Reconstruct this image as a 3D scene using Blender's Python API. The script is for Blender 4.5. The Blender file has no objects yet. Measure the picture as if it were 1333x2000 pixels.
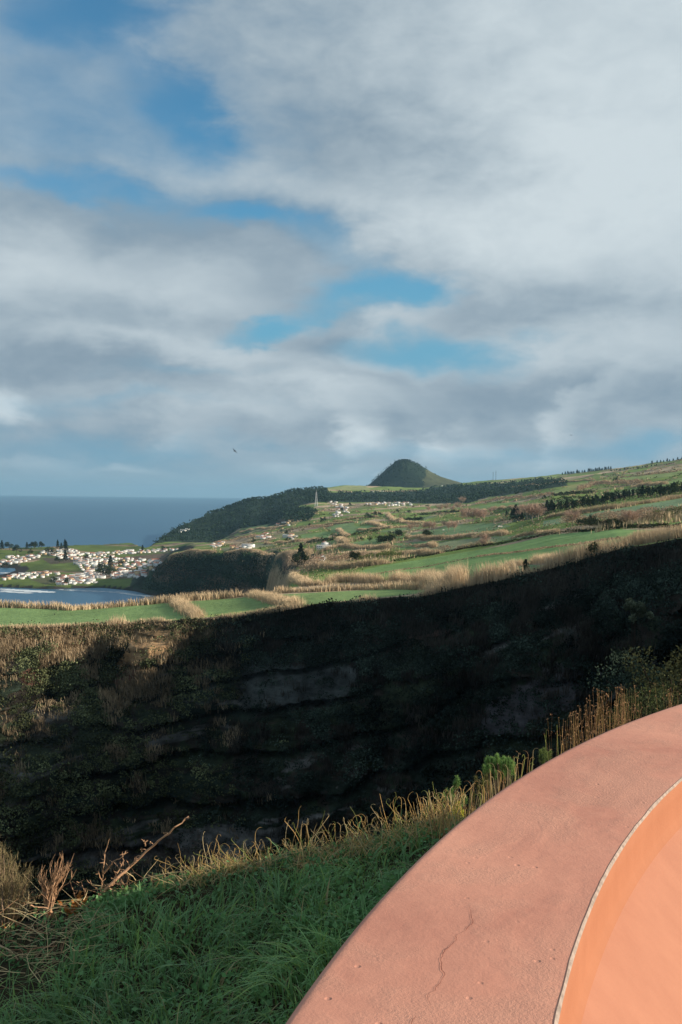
import bpy, math, random
import numpy as np
from mathutils import Matrix, Vector
rng = np.random.default_rng(7); random.seed(7)
PI = math.pi
# ------------------------------------------------------------------ camera
F = 1950.0; CZ = 150.0                       # focal length in photo pixels, eye height above the sea
PITCH, ROLL = math.atan(32/F), 0.0118
C = bpy.context.scene
cam = bpy.data.cameras.new('camera'); camo = bpy.data.objects.new('camera', cam); C.collection.objects.link(camo)
cam.sensor_fit = 'VERTICAL'; cam.sensor_height = 36; cam.lens = F*36/2000; cam.clip_start = .1; cam.clip_end = 120000
MR = Matrix.Rotation(PI/2-PITCH, 4, 'X') @ Matrix.Rotation(ROLL, 4, 'Z')
camo.matrix_world = Matrix.Translation((0, 0, CZ)) @ MR
C.camera = camo
R3 = np.array(MR.to_3x3())
# ------------------------------------------------------------------ sun, exposure
SUN_AZ, SUN_EL = math.radians(99), math.radians(20.5)          # clockwise from +Y (view direction)
sdir = Vector((math.sin(SUN_AZ)*math.cos(SUN_EL), math.cos(SUN_AZ)*math.cos(SUN_EL), math.sin(SUN_EL)))
sun = bpy.data.lights.new('sun', 'SUN'); suno = bpy.data.objects.new('sun', sun); C.collection.objects.link(suno)
sun.energy = 5.0; sun.angle = math.radians(.5); sun.color = (1, .87, .70)
suno.rotation_euler = sdir.to_track_quat('Z', 'Y').to_euler(); suno.location = (0, 0, 400)
vs = C.view_settings; vs.view_transform = 'Standard'; vs.look = 'None'; vs.exposure = .45; vs.gamma = 1
C.cycles.use_denoising = True; C.cycles.max_bounces = 6; C.cycles.volume_bounces = 0; C.cycles.transparent_max_bounces = 8
try: C.cycles.denoiser = 'OPENIMAGEDENOISE'
except Exception: pass

def pdir(px, py):
    px, py = np.asarray(px, float), np.asarray(py, float)
    l = np.stack([(px-666.5)/F, -(py-1000)/F, -np.ones(np.broadcast(px, py).shape)], -1)
    return l @ R3.T
def us(px, py):
    d = pdir(px, py); return d[..., 0]/d[..., 1], d[..., 2]/d[..., 1]
def P(px, py, Y):
    u, s = us(px, py); return Vector((float(u)*Y, Y, CZ+float(s)*Y))
def proj(v):
    d = (np.asarray(v, float)-np.array([0, 0, CZ])) @ R3
    return 666.5-F*d[..., 0]/d[..., 2], 1000+F*d[..., 1]/d[..., 2]
def p_of_us(u, s):
    u, s = np.broadcast_arrays(u, s); return proj(np.stack([u, np.ones_like(u), s+CZ], -1))

# ------------------------------------------------------------------ world
W = bpy.data.worlds.new('World'); C.world = W; W.use_nodes = True
nt = W.node_tree; nt.nodes.clear(); N = nt.nodes; L = nt.links
def nn(t, **k):
    n = N.new(t)
    for a, b in k.items(): setattr(n, a, b)
    return n
def put(sock, v):
    if hasattr(v, 'links') or isinstance(v, bpy.types.NodeSocket): sock.id_data.links.new(v, sock)
    else: sock.default_value = v
def ma(op, a, b=0., c=0., clamp=False):
    n = nn('ShaderNodeMath', operation=op, use_clamp=clamp); put(n.inputs[0], a); put(n.inputs[1], b); put(n.inputs[2], c); return n.outputs[0]
def mixc(f, a, b):
    n = nn('ShaderNodeMix', data_type='RGBA'); put(n.inputs[0], f); put(n.inputs[6], a); put(n.inputs[7], b); return n.outputs[2]
tc = nn('ShaderNodeTexCoord'); D = tc.outputs['Generated']
sx = nn('ShaderNodeSeparateXYZ'); L.new(D, sx.inputs[0]); X_, Y_, Z_ = sx.outputs
az = ma('ARCTAN2', X_, Y_); el = ma('ARCSINE', Z_)
def noise(vec, scale, detail=5, rough=.55, dist=0.):
    n = nn('ShaderNodeTexNoise'); put(n.inputs['Vector'], vec); n.inputs['Scale'].default_value = scale
    n.inputs['Detail'].default_value = detail; n.inputs['Roughness'].default_value = rough; n.inputs['Distortion'].default_value = dist; return n
zz = ma('ADD', ma('MAXIMUM', Z_, 0.), .13)
cv = nn('ShaderNodeCombineXYZ'); put(cv.inputs[0], ma('DIVIDE', X_, zz)); put(cv.inputs[1], ma('DIVIDE', Y_, zz))
ae = nn('ShaderNodeCombineXYZ'); put(ae.inputs[0], az); put(ae.inputs[1], el)
st = nn('ShaderNodeMapping'); L.new(ae.outputs[0], st.inputs[0]); st.inputs['Scale'].default_value = (1, 1.9, 1)
nA = noise(st.outputs[0], 5.0, 4, .5); nB = noise(cv.outputs[0], 1.15, 8, .58, .3); nC = noise(st.outputs[0], 17, 7, .6, .2)
def vm(op, a, b):
    n = nn('ShaderNodeVectorMath', operation=op); put(n.inputs[0], a); put(n.inputs[1], b); return n.outputs[0]
wv = vm('MULTIPLY', vm('SUBTRACT', nA.outputs['Color'], (.5, .5, .5)), (.16, .085, 0))
wv2 = vm('MULTIPLY', vm('SUBTRACT', nC.outputs['Color'], (.5, .5, .5)), (.085, .038, 0))
wc = vm('ADD', vm('ADD', ae.outputs[0], wv), wv2)
def blob(px, py, rx, ry, w, rot=0):
    d = pdir(px, py); d = d/np.linalg.norm(d)
    m = nn('ShaderNodeMapping', vector_type='TEXTURE'); L.new(wc, m.inputs[0])
    m.inputs['Location'].default_value = (math.atan2(d[0], d[1]), math.asin(d[2]), 0)
    m.inputs['Rotation'].default_value = (0, 0, math.radians(rot)); m.inputs['Scale'].default_value = (rx/F*1.5, ry/F*1.5, 1)
    g = nn('ShaderNodeTexGradient', gradient_type='SPHERICAL'); L.new(m.outputs[0], g.inputs[0])
    q = nn('ShaderNodeMapRange', interpolation_type='SMOOTHSTEP'); put(q.inputs[0], g.outputs[1])
    return ma('MULTIPLY', q.outputs[0], w)
def total(l):
    t = blob(*l[0])
    for b in l[1:]: t = ma('ADD', t, blob(*b))
    return t
holes = total([(150, 0, 180, 70, .85), (350, 195, 110, 60, .62, -35), (260, 130, 420, 230, .52), (120, 260, 420, 160, .28), (520, 420, 260, 60, .3), (150, 355, 240, 30, .6, -4),
               (480, 432, 90, 30, .7, -8), (640, 490, 160, 55, .6, -22), (740, 575, 150, 42, 1.15, 8), (520, 640, 120, 34, 1.35, 14),
               (840, 690, 200, 54, 1.2, -2), (230, 782, 300, 20, .45), (1000, 880, 330, 40, .5), (560, 880, 420, 34, .35, 0), (150, 870, 300, 70, .6),
               (1290, 870, 120, 40, .6), (350, 730, 200, 16, .4)])
lite = total([(1230, 130, 620, 360, .60), (860, 430, 260, 110, .5, -10), (60, 510, 250, 70, .45), (370, 575, 130, 50, .32), (480, 700, 420, 30, .4, -3),
              (695, 845, 62, 42, .8), (835, 872, 70, 36, .8, 20), (20, 790, 60, 34, .9), (1170, 680, 260, 60, .35), (780, 625, 110, 42, .35, 35),
              (650, 770, 200, 24, .4, -8), (1110, 830, 120, 28, .4, 50), (395, 855, 50, 40, .3), (285, 915, 60, 12, .6), (100, 905, 120, 16, .4), (620, 915, 90, 12, .5), (690, 935, 60, 8, .5), (1050, 905, 120, 20, .3), (480, 800, 200, 26, .3), (930, 870, 90, 24, .3), (1250, 420, 300, 200, .35), (430, 330, 200, 60, .3)])
dark = total([(430, 430, 420, 70, .28, -4), (970, 800, 430, 50, .26, 4), (660, 680, 150, 36, .4, 12), (120, 715, 300, 36, .26), (140, 260, 500, 200, .12), (620, 160, 300, 330, .20), (890, 560, 420, 60, .18), (200, 860, 300, 60, .25),
              (1180, 590, 330, 40, .22, 0), (830, 330, 260, 90, .35, -20)])
nb = ma('SUBTRACT', nB.outputs[0], .5); nc = ma('SUBTRACT', nC.outputs[0], .5)
cover = ma('SUBTRACT', 1.08, holes)
cover = ma('ADD', cover, ma('MULTIPLY', nb, .6)); cover = ma('ADD', cover, ma('MULTIPLY', nc, .42))
ss = nn('ShaderNodeMapRange', interpolation_type='SMOOTHSTEP'); put(ss.inputs[0], cover); ss.inputs[1].default_value = -.25; ss.inputs[2].default_value = 1.02
br = ma('SUBTRACT', ma('ADD', .30, lite), dark)
br = ma('ADD', br, ma('MULTIPLY', nb, .34)); br = ma('ADD', br, ma('MULTIPLY', nc, .60), 0., True)
cloud = mixc(br, (.185, .250, .308, 1), (.455, .515, .545, 1))
sky = nn('ShaderNodeTexSky', sky_type='NISHITA', sun_disc=False, sun_elevation=SUN_EL, sun_rotation=SUN_AZ)
sky.altitude = 150; sky.air_density = 1.0; sky.dust_density = .6; sky.ozone_density = 1.6
SKY = .085
scl = vm('MULTIPLY', cloud, (1/SKY,)*3)
lowm = nn('ShaderNodeMapRange', interpolation_type='SMOOTHSTEP'); put(lowm.inputs[0], el); lowm.inputs[1].default_value = .30; lowm.inputs[2].default_value = .08
clear = mixc(lowm.outputs[0], vm('MULTIPLY', sky.outputs[0], (.55, 1.08, 1.2)), tuple(c/SKY for c in (.115, .285, .405))+(1,))
allc = mixc(ss.outputs[0], clear, scl)
hz = nn('ShaderNodeMapRange', interpolation_type='SMOOTHSTEP'); put(hz.inputs[0], el); hz.inputs[1].default_value = .062; hz.inputs[2].default_value = -.01; hz.inputs[3].default_value = 0; hz.inputs[4].default_value = .85
allc = mixc(hz.outputs[0], allc, tuple(c/SKY for c in (.16, .285, .365))+(1,))
bg = nn('ShaderNodeBackground'); put(bg.inputs[0], allc); bg.inputs[1].default_value = SKY
wo = nn('ShaderNodeOutputWorld'); L.new(bg.outputs[0], wo.inputs[0])
W.cycles.sampling_method = 'MANUAL'; W.cycles.sample_map_resolution = 512

# ------------------------------------------------------------------ materials
def mat(name, build):
    global N, L
    m = bpy.data.materials.new(name); m.use_nodes = True; t = m.node_tree; t.nodes.clear(); N, L = t.nodes, t.links
    sh = build(); o = nn('ShaderNodeOutputMaterial'); L.new(sh, o.inputs[0]); return m
def princ(col, rough=.85, spec=.3, normal=None):
    p = nn('ShaderNodeBsdfPrincipled'); put(p.inputs['Base Color'], col); put(p.inputs['Roughness'], rough); p.inputs['Specular IOR Level'].default_value = spec
    if normal is not None: put(p.inputs['Normal'], normal)
    return p.outputs[0]
def objc(): return nn('ShaderNodeTexCoord').outputs['Object']
def bump(h, strength, dist, nrm=None):
    b = nn('ShaderNodeBump'); put(b.inputs['Height'], h); b.inputs['Strength'].default_value = strength; b.inputs['Distance'].default_value = dist
    if nrm is not None: put(b.inputs['Normal'], nrm)
    return b.outputs[0]
def attr(): n = nn('ShaderNodeAttribute'); n.attribute_name = 'Col'; return n.outputs[0]
def ramp(f, stops):
    r = nn('ShaderNodeValToRGB'); put(r.inputs[0], f); e = r.color_ramp.elements
    while len(e) < len(stops): e.new(.5)
    for i, (p, c) in enumerate(stops): e[i].position = p; e[i].color = c if len(c) == 4 else (*c, 1)
    return r.outputs[0]
def vmul(c, f):
    n = nn('ShaderNodeVectorMath', operation='SCALE'); put(n.inputs[0], c); put(n.inputs[3], f); return n.outputs[0]
def leafy(trans):
    def b():
        c = attr()
        d = nn('ShaderNodeBsdfDiffuse'); put(d.inputs[0], c); t = nn('ShaderNodeBsdfTranslucent'); put(t.inputs[0], c)
        m = nn('ShaderNodeMixShader'); m.inputs[0].default_value = trans; L.new(d.outputs[0], m.inputs[1]); L.new(t.outputs[0], m.inputs[2]); return m.outputs[0]
    return b
M_leaf = mat('leaf', leafy(.3)); M_far = mat('far_foliage', leafy(.1))
def b_blade():
    c = attr(); p = nn('ShaderNodeBsdfPrincipled'); put(p.inputs['Base Color'], c); p.inputs['Roughness'].default_value = .42; p.inputs['Specular IOR Level'].default_value = .35
    t = nn('ShaderNodeBsdfTranslucent'); put(t.inputs[0], c); m = nn('ShaderNodeMixShader'); m.inputs[0].default_value = .42
    L.new(p.outputs[0], m.inputs[1]); L.new(t.outputs[0], m.inputs[2]); return m.outputs[0]
M_blade = mat('grass_blade', b_blade)
def b_wood():
    o = objc(); n = noise(o, 60, 4); return princ(vmul(attr(), ma('ADD', .6, ma('MULTIPLY', n.outputs[0], .8))), .8, .2, bump(n.outputs[0], .5, .004))
M_wood = mat('stem_bark', b_wood)
def b_terr():
    o = objc(); n1 = noise(o, .035, 6, .65); n2 = noise(o, .35, 5, .7)
    f = ma('ADD', ma('MULTIPLY', n1.outputs[0], .9), ma('MULTIPLY', n2.outputs[0], .9)); f = ma('ADD', f, .1)
    return princ(vmul(attr(), f), .9, .1, bump(n2.outputs[0], .6, 1.2))
M_terr = mat('farmland', b_terr)
def b_cliff():
    o = objc(); n1 = noise(o, .06, 8, .72); n2 = noise(o, .5, 6, .75)
    mp = nn('ShaderNodeMapping'); L.new(o, mp.inputs[0]); mp.inputs['Rotation'].default_value = (0, math.radians(-12), 0); mp.inputs['Scale'].default_value = (.02, .02, .5)
    n3 = noise(mp.outputs[0], 1.3, 5, .6)
    f = ma('MULTIPLY', ma('ADD', n2.outputs[0], .1), ma('MULTIPLY', ma('ADD', n3.outputs[0], -.1), 3.6))
    f = ma('MULTIPLY', f, ma('ADD', n1.outputs[0], .4))
    return princ(vmul(attr(), f), .9, .12, bump(ma('ADD', n2.outputs[0], n3.outputs[0]), 1., 1.6))
M_cliff = mat('cliff_rock', b_cliff)
def b_soil():
    o = objc(); n = noise(o, 9, 6, .7); return princ(ramp(n.outputs[0], [(.3, (.012, .012, .006)), (.7, (.05, .038, .02))]), .95, .1, bump(n.outputs[0], .8, .03))
M_soil = mat('soil', b_soil)
def b_sea():
    g = nn('ShaderNodeNewGeometry'); mp = nn('ShaderNodeMapping'); L.new(g.outputs['Position'], mp.inputs[0]); mp.inputs['Scale'].default_value = (1, .35, 1)
    n1 = noise(mp.outputs[0], .05, 8, .7); n2 = noise(mp.outputs[0], .0011, 5, .55)
    c = ramp(n2.outputs[0], [(.3, (.010, .048, .082)), (.7, (.02, .074, .115))])
    nrm = bump(n1.outputs[0], 1., 3.5)
    d = nn('ShaderNodeBsdfDiffuse'); put(d.inputs[0], c); gl = nn('ShaderNodeBsdfGlossy'); gl.inputs[0].default_value = (.62, .82, 1, 1); gl.inputs[1].default_value = .28; put(gl.inputs['Normal'], nrm)
    m = nn('ShaderNodeMixShader'); m.inputs[0].default_value = .38; L.new(d.outputs[0], m.inputs[1]); L.new(gl.outputs[0], m.inputs[2]); return m.outputs[0]
M_sea = mat('sea_water', b_sea)
def plain(name, col, rough=.8, var=.25, sc=3.):
    def b():
        n = noise(objc(), sc, 5, .6); return princ(vmul((*col[:3],), ma('ADD', 1-var/2, ma('MULTIPLY', ma('SUBTRACT', n.outputs[0], .5), var*2))), rough, .25, bump(n.outputs[0], .2, .02))
    return mat(name, b)
def stucco(name, c1, c2, streak=False):
    def b():
        o = objc(); big = noise(o, 2.6, 5, .6, .4); mid = noise(o, 34, 7, .72); fine = noise(o, 190, 4, .7)
        f = ma('ADD', ma('MULTIPLY', big.outputs[0], .75), ma('MULTIPLY', mid.outputs[0], .25))
        if streak:
            mp = nn('ShaderNodeMapping'); L.new(o, mp.inputs[0]); mp.inputs['Scale'].default_value = (1, 1, .22); s2 = noise(mp.outputs[0], 14, 4, .6)
            f = ma('ADD', ma('MULTIPLY', f, .5), ma('MULTIPLY', s2.outputs[0], .5))
        c = ramp(f, [(.33, c1), (.66, c2)])
        # rough worn patches against trowelled smooth ones
        pm = nn('ShaderNodeMapRange'); put(pm.inputs[0], noise(o, 3.1, 4, .6, .8).outputs[0]); pm.inputs[1].default_value = .47; pm.inputs[2].default_value = .62
        dst = vmul(c, 1.0) if streak else mixc(ma('MULTIPLY', pm.outputs[0], ma('MULTIPLY', fine.outputs[0], .5)), c, (.50, .30, .22, 1))
        # scattered pits
        vo = nn('ShaderNodeTexVoronoi'); put(vo.inputs['Vector'], o); vo.inputs['Scale'].default_value = 24
        pit = nn('ShaderNodeMapRange'); put(pit.inputs[0], vo.outputs['Distance']); pit.inputs[1].default_value = .05; pit.inputs[2].default_value = .13
        pr = nn('ShaderNodeMapRange'); put(pr.inputs[0], noise(o, 5, 3, .5).outputs[0]); pr.inputs[1].default_value = .50; pr.inputs[2].default_value = .60
        pitd = ma('MULTIPLY', ma('SUBTRACT', 1., pit.outputs[0]), pr.outputs[0])
        # trowel arcs
        wvn = nn('ShaderNodeTexWave', wave_type='RINGS', rings_direction='SPHERICAL'); mp2 = nn('ShaderNodeMapping'); L.new(o, mp2.inputs[0]); mp2.inputs['Location'].default_value = (-.33, -1.62, 0)
        L.new(mp2.outputs[0], wvn.inputs[0]); wvn.inputs['Scale'].default_value = 11; wvn.inputs['Distortion'].default_value = 2.5; wvn.inputs['Detail'].default_value = 2; wvn.inputs['Detail Scale'].default_value = 1.5
        am = nn('ShaderNodeMapRange'); put(am.inputs[0], noise(o, 4.3, 3, .5).outputs[0]); am.inputs[1].default_value = .52; am.inputs[2].default_value = .64
        arc = ma('MULTIPLY', ma('POWER', wvn.outputs[1], 6.), am.outputs[0])
        h = ma('ADD', ma('MULTIPLY', mid.outputs[0], .5), ma('MULTIPLY', fine.outputs[0], ma('ADD', .16, ma('MULTIPLY', pm.outputs[0], .5))))
        h = ma('SUBTRACT', h, ma('MULTIPLY', pitd, .0 if streak else .5)); h = ma('ADD', h, ma('MULTIPLY', arc, .0 if streak else .22))
        return princ(dst, .82, .25, bump(h, .55 if not streak else .3, .006))
    return mat(name, b)
M_cap = stucco('pink_stucco', (.47, .205, .148), (.64, .305, .215))
M_outer = stucco('pink_stucco_side', (.50, .19, .14), (.56, .23, .17))
M_inner = stucco('orange_stucco', (.345, .138, .072), (.39, .16, .085), True)
M_bench = stucco('pale_orange_stucco', (.37, .16, .10), (.43, .195, .122), True)
M_edge = plain('bare_mortar', (.48, .38, .32), .9, .6, 60); M_crack = plain('crack_shadow', (.24, .09, .065), .95, .3, 30)
M_floor = plain('terrace_concrete', (.30, .26, .22), .9, .3, 4)

# ------------------------------------------------------------------ mesh helpers
class Acc:
    def __init__(s): s.v = []; s.f = []; s.c = []; s.n = 0
    def add(s, v, f, col=(.5, .5, .5)):
        v = np.asarray(v, np.float32).reshape(-1, 3); f = np.asarray(f, np.int64)
        c = np.asarray(col, np.float32)
        if c.ndim == 1: c = np.tile(c[:3], (len(v), 1))
        s.v.append(v); s.f.append(f+s.n); s.c.append(c[:, :3]); s.n += len(v)
    def build(s, name, material, parent=None, smooth=False, loc=None):
        v = np.concatenate(s.v); c = np.concatenate(s.c)
        if loc is not None: v = v-np.array(loc, np.float32)
        me = bpy.data.meshes.new(name); me.vertices.add(len(v)); me.vertices.foreach_set('co', v.ravel())
        lt = np.concatenate([np.full(len(f), f.shape[1]) for f in s.f]); lo = np.concatenate([f.ravel() for f in s.f])
        me.loops.add(len(lo)); me.loops.foreach_set('vertex_index', lo.astype(np.int32)); me.polygons.add(len(lt))
        me.polygons.foreach_set('loop_start', np.r_[0, np.cumsum(lt)[:-1]].astype(np.int32)); me.polygons.foreach_set('loop_total', lt.astype(np.int32))
        if smooth: me.polygons.foreach_set('use_smooth', np.ones(len(lt), bool))
        ca = me.color_attributes.new('Col', 'FLOAT_COLOR', 'POINT'); ca.data.foreach_set('color', np.c_[c, np.ones(len(c))].astype(np.float32).ravel())
        me.update(calc_edges=True); me.materials.append(material)
        o = bpy.data.objects.new(name, me); C.collection.objects.link(o)
        if loc is not None: o.location = loc
        if parent is not None: o.parent = parent
        return o
def tag(o, label=None, cat=None, group=None, kind=None):
    if label: o['label'] = label
    if cat: o['category'] = cat
    if group: o['group'] = group
    if kind: o['kind'] = kind
    return o
def empty(name, loc, label, cat, group=None):
    o = bpy.data.objects.new(name, None); C.collection.objects.link(o); o.location = loc; o.empty_display_size = .2; return tag(o, label, cat, group)
def grid_faces(a, b):
    i = np.arange(a*b).reshape(a, b); return np.stack([i[:-1, :-1], i[1:, :-1], i[1:, 1:], i[:-1, 1:]], -1).reshape(-1, 4)
def unit(v): return v/np.maximum(np.linalg.norm(v, axis=-1, keepdims=True), 1e-9)
def _h(i, j, s):
    n = (i.astype(np.int64)*374761393+j.astype(np.int64)*668265263+s*1274126177) & 0xffffffff
    n = ((n ^ (n >> 13))*1274126177) & 0xffffffff; return ((n ^ (n >> 16)) & 0xffff)/65535.
def vn(x, y, s=0):
    x, y = np.broadcast_arrays(np.asarray(x, float), np.asarray(y, float)); i, j = np.floor(x), np.floor(y); a, b = x-i, y-j; a = a*a*(3-2*a); b = b*b*(3-2*b)
    return (_h(i, j, s)*(1-a)+_h(i+1, j, s)*a)*(1-b)+(_h(i, j+1, s)*(1-a)+_h(i+1, j+1, s)*a)*b
def fbm(x, y, o=4, s=0, g=.5):
    t = 0; w = 1; q = 0
    for k in range(o): t = t+w*(vn(x*2**k+k*13.1, y*2**k+k*7.7, s+k)-.5); q += w; w *= g
    return t/q*2
def inpoly(px, py, poly):
    r = np.zeros(np.shape(px), bool); n = len(poly)
    for i in range(n):
        x1, y1 = poly[i]; x2, y2 = poly[(i+1) % n]
        if y1 == y2: continue
        r ^= ((y1 > py) != (y2 > py)) & (px < (x2-x1)*(py-y1)/(y2-y1)+x1)
    return r
def tube(acc, pts, rad, col, n=5):
    pts = np.asarray(pts, float); k = len(pts); rad = np.broadcast_to(rad, (k,)); t = unit(np.gradient(pts, axis=0))
    a = np.where(np.abs(t[:, 2:3]) < .9, np.array([[0, 0, 1.]]), np.array([[1., 0, 0]])); x = unit(np.cross(t, a)); y = np.cross(t, x)
    th = np.arange(n)*2*PI/n
    v = pts[:, None]+rad[:, None, None]*(x[:, None]*np.cos(th)[None, :, None]+y[:, None]*np.sin(th)[None, :, None])
    i = np.arange(k*n).reshape(k, n); j = np.roll(i, -1, 1)
    f = np.stack([i[:-1], j[:-1], j[1:], i[1:]], -1).reshape(-1, 4)
    acc.add(v.reshape(-1, 3), f, col if np.ndim(col) == 1 else np.repeat(np.asarray(col), n, 0))
def leaves(acc, c, size, col, up=0., asp=.45, jit=.25):
    """one bent leaf (two triangles) at every centre"""
    n = len(c); d = unit(rng.normal(size=(n, 3))+np.array([0, 0, up])); w = unit(np.cross(d, rng.normal(size=(n, 3))))
    size = np.broadcast_to(size, (n,))[:, None]*(1+rng.uniform(-jit, jit, (n, 1)))
    nm = np.cross(d, w)
    v = np.stack([c-d*size*.5, c+w*size*asp*.5+nm*size*.06, c+d*size*.5, c-w*size*asp*.5+nm*size*.06], 1)
    f = np.arange(4*n).reshape(n, 4)
    cc = np.broadcast_to(np.asarray(col, float), (n, 3))*rng.uniform(.7, 1.3, (n, 1))
    acc.add(v.reshape(-1, 3), f, np.repeat(cc, 4, 0))
def blades(acc, base, height, width, lean, col, segs=2, coltip=None, droop=.35):
    """tapered upright blades; lean: (n,3) horizontal tip offset"""
    n = len(base); h = np.broadcast_to(height, (n,)); w = np.broadcast_to(width, (n,)); lean = np.broadcast_to(lean, (n, 3))
    th = rng.uniform(0, PI, n); side = np.stack([np.cos(th), np.sin(th), 0*th], -1)
    rows = []; cols = []
    col = np.broadcast_to(np.asarray(col, float), (n, 3))*rng.uniform(.75, 1.25, (n, 1)); tip = col if coltip is None else np.broadcast_to(np.asarray(coltip, float), (n, 3))*rng.uniform(.8, 1.2, (n, 1))
    for k in range(segs+1):
        t = k/segs; p = base+lean*(t**2)+np.array([0, 0, 1.])*(h*(t-droop*t**3*np.clip(np.linalg.norm(lean, axis=1)/np.maximum(np.abs(h), 1e-6), 0, 1.6)))[:, None]
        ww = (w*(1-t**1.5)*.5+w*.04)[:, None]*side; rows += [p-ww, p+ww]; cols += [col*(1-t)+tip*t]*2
    v = np.stack(rows, 1); m = 2*(segs+1); b = np.arange(n)[:, None]*m
    f = np.concatenate([np.stack([b[:, 0]+2*k, b[:, 0]+2*k+1, b[:, 0]+2*k+3, b[:, 0]+2*k+2], -1) for k in range(segs)])
    acc.add(v.reshape(-1, 3), f, np.stack(cols, 1).reshape(-1, 3))
def box(acc, x0, x1, y0, y1, z0, z1, col):
    v = [(x, y, z) for x in (x0, x1) for y in (y0, y1) for z in (z0, z1)]
    acc.add(v, [(0, 1, 3, 2), (4, 6, 7, 5), (0, 4, 5, 1), (2, 3, 7, 6), (0, 2, 6, 4), (1, 5, 7, 3)], col)
GREEN = np.array((.175, .27, .105)); DGREEN = np.array((.05, .13, .045)); TAN = np.array((.56, .435, .285)); BROWN = np.array((.24, .18, .125)); WOODS = np.array((.020, .036, .022)); OLIVE = np.array((.145, .178, .065))
print('setup ok')
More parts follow.
